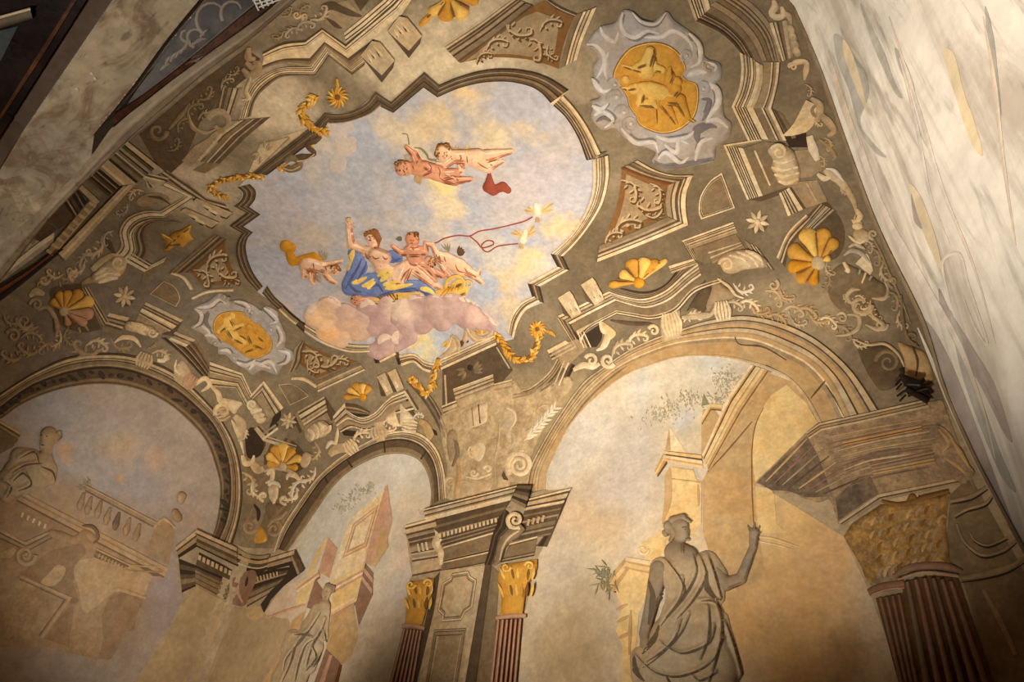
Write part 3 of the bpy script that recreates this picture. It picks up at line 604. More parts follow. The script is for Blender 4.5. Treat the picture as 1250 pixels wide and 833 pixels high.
mat('cloud_light',(228,204,178),(218,190,168),var=.06,sc=6)
cl=[bpy.data.objects[n] for n in ('cloud','cloud.001','cloud.002')]
def puffs(root,L,name,m):
    for s_ in L: Geo().tube(s_,[.8,4,4.6,3.6,.8],.002,.001,m).build(root,name,on=cl)
puffs(cl[2],["484,392 480,378 490,366 502,362","500,366 508,360 520,362","528,362 540,358 552,362","560,364 574,366 586,374","590,380 600,388 606,398","486,404 482,414 486,420"],'cloud_highlight','cloud_light')
puffs(cl[1],["440,376 448,368 458,372","462,420 468,412 478,412"],'cloud_highlight','cloud_light')
puffs(cl[0],["376,388 380,376 392,368","398,366 408,366 416,374"],'cloud_highlight','cloud_light')
for s_ in ("488,398 487,380 494,370",): pass
# ---------------------------------------------------------------- moulded frame round the painted sky
DK='u1 d2 m1 d2 u1 o2 d2 u1'; LT='l3 d1 c1 m2 c1 d1 l2 d1 c4'; LT2='c3 d1 l2 d1 m2 d1 c2 l2 d1'
fr=thing('sky_frame',(700,230),'lobed and stepped stone-coloured moulding framing the painted sky','frame')
def fs(n,a,b,p,**k): return band(fr,n,a,b,p,base=.008,**k)
fs('dark_arc',"536,104! 560,94 590,86 620,84 650,88 672,96 694,110","534,119! 560,108 590,101 620,100 645,105 660,113 672,126",DK)
fs('arc_end',"694,110! 687,117","672,126! 675,129",'c1',smooth=False)
fs('stepped_arc',"687,117 702,134 718,158 733,188","673,127 690,143 705,167 716,196",'c3@.026 l2 d1 m2 d2 l1 d2 m1 u2')
fs('arc_tab',"733,187! 741,185","717,196! 724,194",'d2 m1 u1',smooth=False)
fs('light_arc',"742,190 743,215 736,247 720,275 702,298 687,313","724,195 724,230 716,257 700,284 688,297 673,310",'c4@.03 d1 m3 d1 l2 d1 c2 d1 l2 c2')
fs('step_return',"687,313! 695,330","672,310! 684,333",'u1 d2 m1 d1 u2',smooth=False)
fs('straight_step',"694,330! 659,349","681,326! 644,346",'c3@.03 d1 l2 d1 m2 c3',smooth=False)
fs('step_return',"659,350! 664,370","644,346! 651,367",'u1 d2 m1 d1 u2',smooth=False)
fs('small_arc',"659,368! 643,378 633,393 627,414!","652,362! 636,370 624,386 620,405!",'c4@.03 o2 d1 l2 d1 c3')
fs('small_arc',"525,455! 516,452 505,443 490,447!","531,444! 518,441 505,432 487,434!",'c3@.03 o2 d1 l2 d1 c3')
fs('step_return',"492,447! 487,455","479,421! 473,426",'u1 d1 m1 u1',smooth=False) if 0 else fs('step_return',"486,446! 491,444","478,421! 484,423",'u1 d1 u1',smooth=False)
fs('straight_step',"484,433! 464,443","479,421! 459,434",'c3@.03 d1 l2 d1 m2 c3',smooth=False)
fs('step_return',"458,444! 464,443","451,421! 457,423",'u1 d1 m1',smooth=False)
fs('light_arc',"451,430 425,430 398,421 372,405","452,421 428,420 400,412 372,396",'c3@.03 d1 l2 d1 m2 c3 d1')
fs('arc_tab',"371,406! 361,397","373,395! 366,391",'u1 d2 u1',smooth=False)
fs('light_arc',"360,396 350,388 340,378","367,391 356,382 347,373",'c3@.03 l2 d1 m2 u4')
fs('dark_arc',"341,379 330,369 320,358","347,373 335,362 326,349",DK)
fs('dark_arc',"314,356 300,340 291,322 288,306 290,294 296,285","321,350 309,333 302,315 300,300 303,290 309,284",DK)
fs('zigzag',"296,285! 280,276! 301,260! 286,252!","309,284! 297,277! 318,262! 304,253!",DK,smooth=False)
fs('hollow_arc',"286,252! 294,245 297,236 290,229!","304,253! 311,244 312,233 305,225!",DK)
fs('pedestal_edge',"307,212! 373,160!","326,214! 391,166!",'d3 u1 d3 o1 d4 u2',smooth=False)
fs('pedestal_edge',"373,160! 386,149! 396,138!","391,168! 400,150! 404,148!",'d3 u1 d3 o1 d4',smooth=False)
fs('hollow_arc',"396,138! 412,139 430,136 447,126 458,112!","402,151! 420,150 438,145 454,138 465,129!",'d2 o1 d3 u1 d3 m1')
fs('zigzag',"458,112! 477,125! 518,88! 536,104!","464,130! 480,138! 517,107! 534,119!",'d2 o1 d3 u1 d3 u1',smooth=False)
# scroll crests on the pedestals
cr=thing('scroll_crest',(570,420),'pale scrolled crest on the pedestal below the sky, between the two lower garlands','ornament')
band(cr,'pedestal_top',"604,409! 537,439!","606,421! 538,452!",'c3@.03 d1 l3 d1 m3 d1 c4@.026',smooth=False,base=.008)
g=Geo().tube("537,437 548,431 554,422 551,411 556,412 560,420 559,432",[2,4,4.5,2.5,1.5,3,2],.02,.012,'l').tube("566,424 568,412 570,401 575,406 580,413 590,415 598,410 601,403",[1.5,3.5,2,4,5,5,4,1.5],.022,.012,'l').tube("560,424 566,418 572,417",[1.5,4,1],.014,.01,'d'); g.build(cr,'scroll_volute')
Geo().tube("551,411 549,420 541,430",1,.008,.03,'c').tube("570,401 574,409 582,415 594,413",1,.008,.03,'c').build(cr,'light_edge')
cr=thing('scroll_crest',(365,195),'dark scrolled crest hanging over the sky from the upper left pedestal','ornament')
Geo().tube("345,206 356,206 365,203 364,196 356,193 348,198",[2,5,5,4,4,3],.018,.01,'o').tube("360,193 372,192 384,188 378,181 376,176 385,172 392,167",[3,5,2,3,4,4,2],.018,.01,'d').build(cr,'scroll_volute')
Geo().tube("345,205 356,208 366,203",1,.006,.03,'l').tube("362,197 374,195 384,188",1,.006,.03,'l').build(cr,'light_edge')
# pedestal faces
pd=thing('pedestal',(575,450),'olive pedestal panel with a grey leaf spray under the pale crest','pedestal')
fill(pd,'pedestal_face',"540,449! 607,421! 626,452! 600,482! 548,500! 540,500!",'d',.005,step=10)
g=Geo()
for a in (170,140,200,-30,10,-10,30): g.leaf(573+6*math.cos(math.radians(a)),452+4*math.sin(math.radians(a)),a-25,11,2.2,'o',.008,.006)
g.dome(574,449,4,'u',.008,.006).build(pd,'leaf_spray')
Geo().tube("543,458 545,496",1.2,.006,.005,'l').tube("606,424 622,450",1,.006,.005,'l').build(pd,'edge_line')
pd=thing('pedestal',(330,180),'beige pedestal panel with a faint grey leaf spray under the dark upper left crest','pedestal')
fill(pd,'pedestal_face',"294,222! 280,240! 262,246! 322,172! 356,150! 372,160!" if 0 else "303,212! 318,176! 346,166! 372,158! 372,161! 308,212!",'l',.004,step=10)
g=Geo()
for a in (150,120,180,-40,-70,-20): g.leaf(321+5*math.cos(math.radians(a)),186+5*math.sin(math.radians(a)),a-20,10,1.8,'m',.006,.005)
g.build(pd,'leaf_spray'); Geo().tube("315,206 354,168",1,.005,.004,'m').tube("318,176 352,167",1,.005,.004,'m').build(pd,'edge_line')
# ---------------------------------------------------------------- golden garlands
def garland(at,label,path,ln,wd,ros=None,tail=None,n=60):
    t=thing('garland',at,label,'garland','golden leaf garlands round the painted sky')
    c,_=curve(path,True,False,1.0); g=Geo(); d=np.gradient(c,axis=0)
    for i in range(n):
        k=int(i/(n-1)*(len(c)-1)); a=math.degrees(math.atan2(d[k][1],d[k][0]))
        sd=rnd.choice((-1,1)); g.leaf(c[k][0]+rnd.uniform(-1,1)*wd*.3,c[k][1]+rnd.uniform(-1,1)*wd*.3,a+sd*rnd.uniform(10,60),ln*rnd.uniform(.7,1.15),1.7,rnd.choice('yyYAYy'),.012,.012+rnd.uniform(0,.01))
    Geo().tube(path,[wd*.4,wd*.6,wd*.7,wd*.6,wd*.4],.012,.008,'b').build(t,'garland_core'); g.build(t,'laurel_leaves',kind='stuff')
    if ros:
        x,y,r_=ros; g=Geo(); g.dome(x,y,r_*.55,'y',.016,.01)
        for i in range(14): g.leaf(x+r_*.3*math.cos(i*.45),y+r_*.3*math.sin(i*.45),math.degrees(i*.45)+35,r_*.85,1.6,'yYA'[i%3],.012,.012,.2)
        g.dome(x,y,r_*.3,'b',.01,.024); g.build(t,'rosette')
    if tail: Geo().tube(tail,[1,2.5,1],.014,.01,'y').build(t,'hanging_tail')
garland((625,435),'golden garland hanging right of the pale crest, ending in a spiky rosette',"605,406 611,420 623,434 636,441 648,436 655,421 657,408",8,6,(656,402,10),"664,404 672,406 678,411")
garland((530,465),'narrow golden garland left of the pale crest with a curled pale end',"535,437 531,455 528,470 522,480 514,477 507,469",7,5,(503,464,5),"503,460 507,466 509,470")
garland((375,135),'golden garland at the painting\'s upper edge below the round rosette',"388,118 377,125 368,136 371,147 384,157 397,162",9,6,(412,119,13),"411,96 412,104 412,112")
garland((290,220),'thin golden garland curling over the beige pedestal at the left',"323,217 301,216 281,218 265,223 256,230 262,236 276,240",6,4.5)
for x,y,l in ((379,180,'small tuft of gold leaves showing above the dark crest'),(346,207,'small tuft of gold leaves showing under the dark crest'),(588,407,'small tuft of gold leaves behind the right volute of the pale crest'),(545,424,'small tuft of gold leaves behind the left volute of the pale crest')):
    g=Geo()
    for i in range(9): g.leaf(x+rnd.uniform(-6,6),y+rnd.uniform(-4,4),rnd.uniform(-160,-20),8,1.6,rnd.choice('yYA'),.01,.008)
    g.build(None,'leaf_tuft',lab=l,cat='leaves')
# ---------------------------------------------------------------- corner coffers with acanthus
def coffer(at,label,field,mould,leaves,inner=None):
    t=thing('coffer',at,label,'coffer','ochre corner coffers of the vault')
    fill(t,'ochre_ground',field,'b',.003,step=7)
    if inner: fill(t,'grey_ground',inner,'m',.007,step=7,h0=.003)
    for a,b,p in mould: band(t,'moulding',a,b,p,base=.006)
    for i,(x,y,ang,sz,fl) in enumerate(leaves): Geo().orn(x+1,y+1.5,ang,sz*1.35,'n',fl).build(t,'acanthus_outline'); Geo().orn(x,y,ang,sz*1.35,'l',fl).build(t,'acanthus_scroll')  # dark offset copy of each scroll is its painted shadow
    return t
coffer((630,45),'ochre coffer with pale acanthus at the top edge beside the upper medallion',"561,77! 560,70! 600,42! 650,8! 664,1! 680,12 701,20! 693,40 686,62 682,84! 665,78 640,72 600,70 575,74",
 [("543,58! 585,30 628,-2","560,76! 602,46 651,7",'l2 d2 m1 d2 m3 d1 u1 o5 d2'),("664,-4! 682,7 704,17","668,3! 684,14 701,21",'d2 l1 d2'),("703,18! 694,40 688,62 683,84","728,9! 718,32 710,52 704,73",'o4 d1 c2 d1 l2 d1 c3')],
 [(606,52,-20,12,1),(632,38,25,15,-1),(655,58,60,14,1),(672,28,-20,12,1),(590,68,-30,9,1),(672,66,60,9,-1)],"566,76! 600,50! 640,20! 655,14! 672,20 682,28! 680,45 676,68! 655,70 620,66 590,68")
coffer((785,245),'ochre coffer with pale acanthus right of the painted sky',"759,205! 757,230 752,255 745,274 735,297! 770,285! 813,264! 812,245 815,225! 795,219 775,211!",
 [("778,196! 800,208 822,214 845,214","758,206! 776,213 796,220 815,226",'l2 d1 o2 d2 m2 d1 r2'),("846,214! 838,235 837,255 840,275","816,226! 813,240 813,252 815,264",'c3 d1 l1 d2 l2 d1 m3'),("729,320! 785,298 840,275","732,300! 775,283 815,265",'c3@.02 d1 l2 d2 m2 o4')],
 [(772,232,60,13,1),(790,252,20,15,-1),(803,236,70,11,1),(765,274,-25,15,1),(748,288,-30,10,1),(800,262,-20,9,-1)],"764,212! 763,235 758,258 750,280! 775,274! 806,259! 806,243 807,229! 790,224 772,216!")
coffer((265,328),'ochre coffer with grey acanthus left of the painted sky',"231,331! 255,312! 274,293! 276,310 283,327 294,347! 270,348 247,350! 240,340!",
 [("206,334! 234,310 262,286","229,333! 252,314 276,293",'o3 d1 m2 d2 u1 o3 d2')],
 [(262,318,-40,13,1),(275,335,30,12,-1),(250,338,50,11,1),(283,343,-10,8,1)],"238,332! 258,316! 270,304! 272,315 278,330 284,341! 268,343 250,345! 244,338!")
coffer((398,440),'ochre coffer with grey acanthus below the painted sky near the lower medallion',"369,417! 382,425 400,432 420,437 437,441! 390,461! 386,462! 375,452 367,445! 369,430!",
 [("351,457! 357,441 360,426 368,416","362,451! 368,441 369,429 372,418",'m2 d2 m2 d2'),("388,479! 418,465 446,452","388,465! 414,453 438,443",'c2@.02 d1 m3 l2 o4')],
 [(382,436,40,12,1),(400,444,-10,12,-1),(415,441,-10,9,1),(380,450,50,8,-1)],"373,422! 385,430 402,437 424,442! 392,456! 380,450 372,443! 373,432!")
# ---------------------------------------------------------------- gold shells
def shell(at,label,base,tips,w_,tones='yYyYyYy',rootc='l',cut=None):
    t=thing('shell',at,label,'shell','gilded scallop shells of the vault')
    for i,(x,y) in enumerate(tips):
        dx,dy=x-base[0],y-base[1]; L_=math.hypot(dx,dy); ux,uy=dx/L_,dy/L_; px_,py_=-uy,ux; wq=w_ if np.isscalar(w_) else w_[i]
        q=[(base[0]+px_*wq*.12,base[1]+py_*wq*.12),(base[0]+dx*.5+px_*wq*.55,base[1]+dy*.5+py_*wq*.55),(base[0]+dx*.85+px_*wq*.95,base[1]+dy*.85+py_*wq*.95),(x+px_*wq*.4,y+py_*wq*.4),(x-px_*wq*.4,y-py_*wq*.4),(base[0]+dx*.85-px_*wq*.95,base[1]+dy*.85-py_*wq*.95),(base[0]+dx*.5-px_*wq*.55,base[1]+dy*.5-py_*wq*.55),(base[0]-px_*wq*.12,base[1]-py_*wq*.12)]
        fill(t,'shell_rib',' '.join('%.1f,%.1f'%a for a in q),tones[i%len(tones)],.010+.002*(i%2),.026,wq*.9)
    g=Geo()
    for i,(x,y) in enumerate(tips[:-1]):
        x2,y2=tips[i+1]; mx,my=(x+x2)/2,(y+y2)/2; g.tube([(base[0]*.8+mx*.2,base[1]*.8+my*.2),(base[0]*.12+mx*.88,base[1]*.12+my*.88)],[.5,1.3],.006,.016,'b')
    g.build(t,'groove')
    Geo().dome(base[0],base[1],(w_ if np.isscalar(w_) else max(w_))*.8,rootc,.03,.01).build(t,'hinge_boss'); return t
shell((778,330),'gold scallop shell in the olive panel right of the sky, above the right arch',(780,345),[(743,348),(757,333),(770,317),(789,315),(803,318),(814,317)],[5,7,9,9,7,4],rootc='A')
shell((437,478),'small gold scallop shell above the narrow middle arch',(443,485),[(419,485),(424,475),(432,468),(442,468),(452,471)],[4,5,6,6,5],rootc='A')
shell((548,10),'gold shell cut by the photo\'s top edge',(548,-4),[(512,32),(524,18),(543,26),(568,22),(584,2)],[4,7,10,10,7],rootc='A')
shell((345,558),'gold scallop shell in the pendentive between the left and middle arches',(345,569),[(326,566),(326,555),(334,545),(346,541),(358,547),(368,558),(364,571)],[5,6,6.5,7,6.5,6,5])
shell((88,376),'gold and pink scallop shell above the left arch',(78,380),[(62,366),(71,356),(84,355),(99,355),(114,366),(114,384),(106,396),(84,398)],[6,6,7,8,8,8,6,5],tones='yyyyYppp')
shell((990,310),'large gold scallop shell in the upper right corner pendentive',(999,321),[(963,303),(983,280),(1007,279),(1021,292),(1014,314),(962,327),(974,344),(992,348)],[11,12,10,8,5,9,8,7],tones='yYyyYAyA')
lf=thing('gold_leaf_boss',(215,290),'gold leaf-shaped boss in the scalloped cornice left of the painted sky','boss')
fill(lf,'leaf_body',"196,284 204,290 212,284 222,281 233,275 231,285 236,292 228,297 224,302 214,299 208,305 200,306 202,297 200,292",'y',.012,.02,4)
Geo().tube("202,304 212,294 231,279",[1.5,1.2,.5],.008,.024,'b').tube("206,300 220,299",.9,.006,.024,'b').tube("208,290 214,294",.9,.006,.024,'b').tube("198,286 210,293",1,.006,.026,'Y').build(lf,'leaf_vein')
# ---------------------------------------------------------------- stone rosettes, quarter panels
def rosette(x,y,r,label):
    t=thing('rosette',(x,y),label,'rosette','eight-petalled stone rosettes'); 
    g0=Geo(); g0.dome(x+1.5,y+2,r*.8,'d',.002,.002); g0.build(t,'recess_disc')  # dark offset disc painted as the rosette's shadow
    for i in range(8): a=i*45+12; g=Geo(); g.leaf(x+r*.2*math.cos(math.radians(a)),y+r*.2*math.sin(math.radians(a)),a,r*.85,r*.2,'l' if i%2 else 'c',.014,.008); g.build(t,'petal')
    Geo().dome(x,y,r*.27,'c',.02,.014).build(t,'centre_boss')
rosette(925,271,14,'stone rosette in the olive field at the right, left of the big gold shell')
rosette(152,362,13,'stone rosette right of the gold and pink shell')
rosette(352,514,10,'small stone rosette above the pendentive shell')
def qpanel(out,label,at,pr='c2 m1 d1 l1',ins=.82,tn='o'):
    t=thing('quarter_panel',at,label,'panel','quarter-round sunk panels'); c,_=curve(out,True,True,3); ctr=c.mean(0); inn=ctr+(c-ctr)*ins
    A=[tuple(p)+(True,) for p in np.vstack([c,c[:1]])]; 
    band(t,'panel_moulding',[p[:2] for p in A],[tuple(p) for p in np.vstack([inn,inn[:1]])],pr,False)
    fill(t,'panel_field',' '.join('%.1f,%.1f!'%tuple(p) for p in inn[::2]),tn,.003)
qpanel("881,211! 897,254! 856,268! 853,260 855,240 867,221",'quarter-round panel right of the ochre coffer below the large medallion',(872,243))
qpanel("183,359! 200,343! 213,350 220,364 215,375!",'quarter-round panel left of the small medallion',(203,360),'l2 m1 d1 m1')
qpanel("340,470! 355,469 367,475 377,484! 354,495!",'quarter-round panel below the small medallion',(356,482),'c1 m1 d1 m1')
for a,b,l in (("208,335 222,340 232,354","211,332 226,337 237,353",'cream curved fillet beside the left coffer'),("235,366 255,358 285,356","233,363 254,354 285,352",'cream curved fillet above the small medallion'),("355,464 370,465 385,474","357,460 372,460 389,471",'cream curved fillet between the small medallion and the lower coffer')):
    band(None,'curved_fillet',a,b,'c2@.014 m1',lab=l,cat='moulding')
# ---------------------------------------------------------------- medallions
def medallion(at,label,frame,gold,fig,curls,tubes):
    t=thing('medallion',at,label,'medallion'); fill(t,'scrolled_frame',frame,'L',.012,.014,7)
    rel=fill(t,'gold_relief',gold,'y',.028,.012,10,h0=.01)
    band(t,'gold_rim',[tuple(p) for p in (lambda c:np.vstack([c,c[:1]]))(curve(gold,True,True,3)[0])],[tuple(p) for p in (lambda c:np.vstack([c.mean(0)+(c-c.mean(0))*.955,c.mean(0)+(c[:1]-c.mean(0))*.955]))(curve(gold,True,True,3)[0])],'b1@.03 Y1@.036',False)
    for caps,tn,z in fig: body(t,'relief_figure',caps,tn,.55,1.2,h0=z,cell=.9,mod='b')
    for q in curls: Geo().spiral(*q[:6],q[6] if len(q)>6 else 'L',.018,.022,.15).dome(q[0],q[1],q[2]*.3,'Z',.02,.02).build(t,'volute')
    for i,(p_,r_,tn) in enumerate(tubes):
        tn={'L':'Z','w':'Z','g':'D','G':'D'}[tn]; c_,_=curve(p_,True,False,2.0); ctr=curve(gold,True,True,4)[0].mean(0); k_=c_+ (ctr-c_)/np.linalg.norm(ctr-c_,axis=1)[:,None]*r_*.9
        Geo().tube([tuple(q) for q in k_],[r_*.2,r_*.7,r_*.7,r_*.2],.002,.0245,'D').build(t,'scroll_outline')  # painted shadow stroke beside each scroll leaf
        Geo().tube(p_,[r_*.3,r_*.8,r_*.9,r_*.65,r_*.2],.016,.022,tn).build(t,'scroll_leaf')
    return t
M1=PP(700,0,.252); m1=P2(700,0,.252)
medallion((800,108),'large medallion at upper right, gold figure relief in a lilac scrollwork frame',M1("60,215 130,130 200,110 240,50 285,55 340,100 395,100 450,55 490,100 560,150 620,210 640,280 710,310 715,380 690,400 720,470 730,560 765,600 750,670 690,710 680,780 600,800 540,810 440,820 380,780 400,740 340,710 250,670 200,620 140,630 85,570 95,520 80,490 130,470 90,420 100,380 95,320 120,280 90,235"),
 M1("190,370 215,300 270,235 340,208 400,203 460,218 510,255 540,310 545,340 530,365 555,390 600,410 608,480 590,560 545,610 490,640 425,648 360,630 315,600 300,560 270,520 258,470 225,420"),
 [(m1("372,252,30,350,318,38;350,300,22,305,320,16;385,300,22,380,240,13;350,318,40,352,345,44;330,340,17,288,332,13;288,332,13,240,318,9;400,330,24,430,338,20"),'Y',.038),
  (m1("285,428,24,292,436,24;330,430,36,372,432,42;372,432,42,430,448,40;430,450,40,470,470,38;300,418,20,262,430,12;262,430,12,240,425,9;330,455,20,318,500,20;318,500,19,380,500,26;380,500,24,400,520,14;252,385,22,256,388,20"),'Y',.034),
  (m1("500,392,24,505,398,24;492,430,34,470,455,36;460,475,38,515,485,34;515,485,32,550,560,18;440,500,30,475,555,20;475,555,18,500,600,10;462,370,26,468,330,12;455,400,22,470,365,24;395,525,12,402,600,6;560,575,10,585,590,8"),'y',.036)],
 [(700+278*.252,600*.252,10,90,1.4,3.2),(700+200*.252,410*.252,8,200,1.2,3),(700+550*.252,270*.252,8,120,1.3,3),(700+630*.252,430*.252,8,250,1.3,3),(700+655*.252,320*.252,6,60,1.1,2.4,'g'),(700+210*.252,470*.252,10,160,.7,5),(700+245*.252,545*.252,9,180,.7,5)],
 [(M1("240,60 230,110 250,160 300,180 360,150 420,165"),4,'w'),(M1("285,60 330,105 400,115 450,60"),3,'L'),(M1("340,180 420,180 490,150 560,200 580,260"),4,'L'),(M1("130,130 150,170 200,200 220,150"),4,'L'),(M1("65,215 110,220 150,270 140,330 110,380"),4,'L'),(M1("170,250 150,330 165,390"),3,'w'),(M1("90,380 140,440 190,430"),4,'L'),(M1("560,160 610,220 610,300 560,330"),4,'w'),(M1("550,370 590,350 650,350"),5,'L'),(M1("640,300 690,320 680,350"),3,'w'),(M1("620,400 690,430 700,500 640,590"),5,'L'),(M1("620,480 660,490 640,560 620,590"),4,'g'),(M1("640,590 700,580 750,620"),4,'w'),(M1("610,700 600,640 660,610 700,620"),6,'G'),(M1("590,780 620,690 680,670"),4,'L'),(M1("400,660 470,680 560,660 600,620"),4,'w'),(M1("440,700 500,740 510,680 560,700"),4,'L'),(M1("410,770 450,740 520,790 560,760"),4,'w'),(M1("230,620 300,690 390,690 410,740"),4,'w'),(M1("100,560 140,540 190,580 150,620"),4,'L'),(M1("90,510 130,530 170,500"),4,'w'),(M1("110,590 150,570 200,600"),3,'g'),(M1("390,790 440,810 540,800 680,775"),3,'g')])
medallion((297,408),'small medallion at left above the left arch, gold relief in a grey scrollwork frame',"236,376 254,368 268,358 277,363 280,368 290,366 308,372 320,380 324,374 338,380 340,388 344,398 349,410 348,424 356,428 358,438 344,448 338,458 320,452 308,458 302,453 284,442 276,434 266,432 266,424 254,418 248,408 233,400 243,392 243,384",
 "260,396 266,385 280,380 296,381 304,387 309,393 316,396 324,404 332,416 331,428 320,436 306,438 292,430 282,422 270,416 262,408",
 [("277,392,6,281,401,7;281,401,7,287,412,6;284,402,4,296,397,3;274,398,4,267,405,3;287,412,5,298,418,4;283,385,4,284,386,4",'Y',.032),("304,400,5,305,401,5;306,408,6,311,418,7;311,418,6,322,424,4;302,412,4,293,408,3;308,424,5,298,428,4;316,410,3,323,416,3",'y',.034)],
 [(304,380,6,60,1.3,2.4),(331,403,6,60,1.3,2.4),(263,419,5,200,1.2,2),(286,437,5,200,1.1,2),(274,363,5,0,1,2)],
 [("238,377 246,384 244,394 236,400",3,'L'),("240,376 256,374 268,366 276,372",3,'w'),("286,368 300,372 308,384",3,'L'),("322,376 332,384 338,392 328,396",3,'w'),("338,398 344,412 338,424",3,'L'),("340,428 352,432 350,442 340,446",3,'w'),("316,446 330,442 338,456",3,'L'),("304,452 312,444 330,450",3,'w'),("288,442 300,446 312,440",3,'L'),("268,428 278,428 284,436",2.6,'w'),("250,410 260,410 268,420",2.6,'L'),("246,398 254,404 258,412",2.6,'w'),("254,380 250,392 256,402",2.6,'g')])
# ---------------------------------------------------------------- stepped inner cornice of the vault
S1='l2 d1 c1 d1 l1 d1 c1 d1 l2'; S2='c2 d1 l1 d1 l1 d1 c1 m1 d1 c3'
def cornice(at,label): return thing('stepped_cornice',at,label,'cornice')
c=cornice((915,60),'curved and straight cornice right of the large medallion')
band(c,'straight_run',"838,-4! 849,26","863,-6! 867,10",S1+' c3',False)
band(c,'dark_arc',"849,27 875,39 892,52 903,65","867,7 895,25 916,48 929,74",'m1 d2 u2 m1 d2 m1 u1 d2 o6@.004')
band(c,'outer_fascia',"867,6 895,24 917,47 930,74","884,-4 912,16 934,42 945,74",'m5 d1 o4 d1 m2')
band(c,'outer_fillet',"884,-5 912,15 935,42 946,74","900,-8 926,12 945,40 953,76",'d1 m2 d1 m4')
band(c,'light_arc',"903,64 905,84 902,108 893,130","921,73 922,94 917,114 910,131",'c2 l1 d1 c1 m1 d1 l1 d1 c2 d1 l1')
band(c,'cream_fascia',"922,75 923,94 918,114 911,131","931,80 931,98 927,116 920,132",'c4@.012 l4@.012')
band(c,'outer_fillet',"932,76 931,98 928,116 920,132","953,76 951,98 947,116 943,132",'m6 c1 d1 m2 c2 d1')
band(c,'descending_run',"893,130! 913,172","911,131! 930,171",'c2 d1 l1 d1 l1 d1 c1 d1 l1 d1',False)
band(c,'descending_fascia',"911,131! 930,170","943,132! 962,172",'c4 o5@.006 c1 d1 m2 c2 d1',False)
band(c,'dark_end',"944,133! 964,172","956,140! 972,168",'d3 o4',False)  # cornice end painted in shadow tones
c=cornice((915,205),'projecting cornice block with a scrolled bracket at the right')
band(c,'block_moulding',"883,177! 912,244","907,181! 931,239",'c2 d1 l1 d1 l1 d1 c1 d1 l1 d1 c4',False)
band(c,'top_return',"883,177! 928,170","893,180! 932,172",'c1 m1',False)
fill(c,'block_face',"907,181! 931,239! 962,228! 972,210! 960,176! 932,173!",'o',.01)
band(c,'inner_moulding',"920,184! 939,227","936,181! 952,220",'c1 d1 m1 d2 m1 u1',False)
fill(c,'underside',"912,244! 931,239! 962,227! 958,236! 930,246!",'d',.006)
band(c,'lower_run',"951,236! 962,264","966,228! 984,254",'c2 d1 l1 d1 l1 d1 c3 d2',False)
fill(c,'lower_face',"966,228! 984,254! 1010,246! 998,220! 975,222!",'m',.008)
band(c,'lower_flutes',"980,224! 992,246","994,222! 1006,244",'d2 l1 d2 m1 d2',False)
def bracket(at,label,pts_,vol,ribs,tn='l'):
    t=thing('scroll_bracket',at,label,'bracket','scrolled stone brackets'); fill(t,'bracket_body',pts_,tn,.02,.03,10)
    Geo().spiral(*vol,'c',.016,.04,.15).build(t,'volute')
    for r_ in ribs: Geo().tube(r_,[1.5,3.4,3,1.2],.02,.034,'c').build(t,'ribbed_roll')
    return t
bracket((957,200),'scrolled stone bracket on the projecting block right of the large medallion',"937,184 945,178 958,178 968,184 972,192 976,205 977,216 974,224 962,226 950,222 946,212 941,205 944,196",(951,186,10,200,1.4,2.6),("944,196 956,199 970,194","942,204 956,208 974,204","945,213 958,215 976,211","950,221 962,223 975,218"))
bracket((905,322),'fluted scroll bracket left of the big gold shell',"878,318 882,312 896,306 912,305 926,310 936,318 934,326 920,328 906,330 896,334 884,332",(887,323,9,180,1.4,2.4),("890,312 906,316 916,326","900,308 916,314 926,326","910,306 926,314 932,324"))
bracket((175,402),'fluted scroll bracket over the left arch below the rosette',"152,396 158,392 170,396 184,398 192,404 190,410 178,410 164,406 154,403",(186,406,6,0,1.3,2),("156,397 166,401 178,409","166,395 176,400 184,405","160,394 170,399 180,405"))
bracket((313,505),'scroll bracket with a coiled end right of the left arch',"303,495 308,488 314,492 322,504 325,514 318,518 312,514 306,504",(308,494,6,90,1.4,2.2),("306,504 312,502 320,500","309,509 316,508 323,506","313,514 319,513 325,511"))
bracket((385,525),'scroll bracket over the middle arch beside the pendentive shell',"372,532 376,522 386,515 396,514 402,522 398,532 386,536 378,540",(396,523,7,330,1.4,2.4),("376,524 382,530 380,538","383,518 388,526 386,536","389,516 394,524 391,533"))
bracket((135,330),'large scrolled bracket end beside the painted cornice at left',"112,336 124,324 136,314 148,313 155,320 150,334 138,342 122,346 112,344",(144,321,8,30,1.4,2.6),("116,336 130,328 144,330","116,341 132,334 147,336","120,345 134,340 144,340"),'l')
# cornice right of the sky, above the right arch
c=cornice((865,305),'cornice block with stepped mouldings above the right arch at its right half')
band(c,'upper_run',"832,294! 895,271","843,304! 900,284",'c2 d1 l1 d1 l2 d1 l1 m3',False)
band(c,'left_return',"832,294! 846,318","850,302! 858,316",'d1 l1 d1 l1 d1 m1 d2 o4',False)
fill(c,'block_face',"846,304! 898,286! 908,300! 915,316! 880,318! 860,322! 852,318!",'o',.008)
band(c,'inner_moulding',"864,308! 904,296","870,322! 908,302",'l1 d2 l1 d2 m1',False)
band(c,'side_run',"908,293! 926,322","926,303! 946,330",'m2 d1 l1 d1 l1 d1',False)
band(c,'lower_run',"816,325! 846,316","820,334! 852,322",'c3 d1 l1 d1 l2',False)
c=cornice((760,370),'cornice bending round under the gold shell above the right arch')
band(c,'left_return',"680,388! 703,425","697,393! 712,424",'l1 d1 m1 d2 m1 d1 u2',False)
band(c,'upper_mould',"681,386! 712,371 743,356! 758,361 785,365 812,355 836,334 852,322","696,396! 722,382 752,367! 768,372 790,376 816,367 842,346 856,336",'c2 d1 l2 d1 m2 d1 c2')
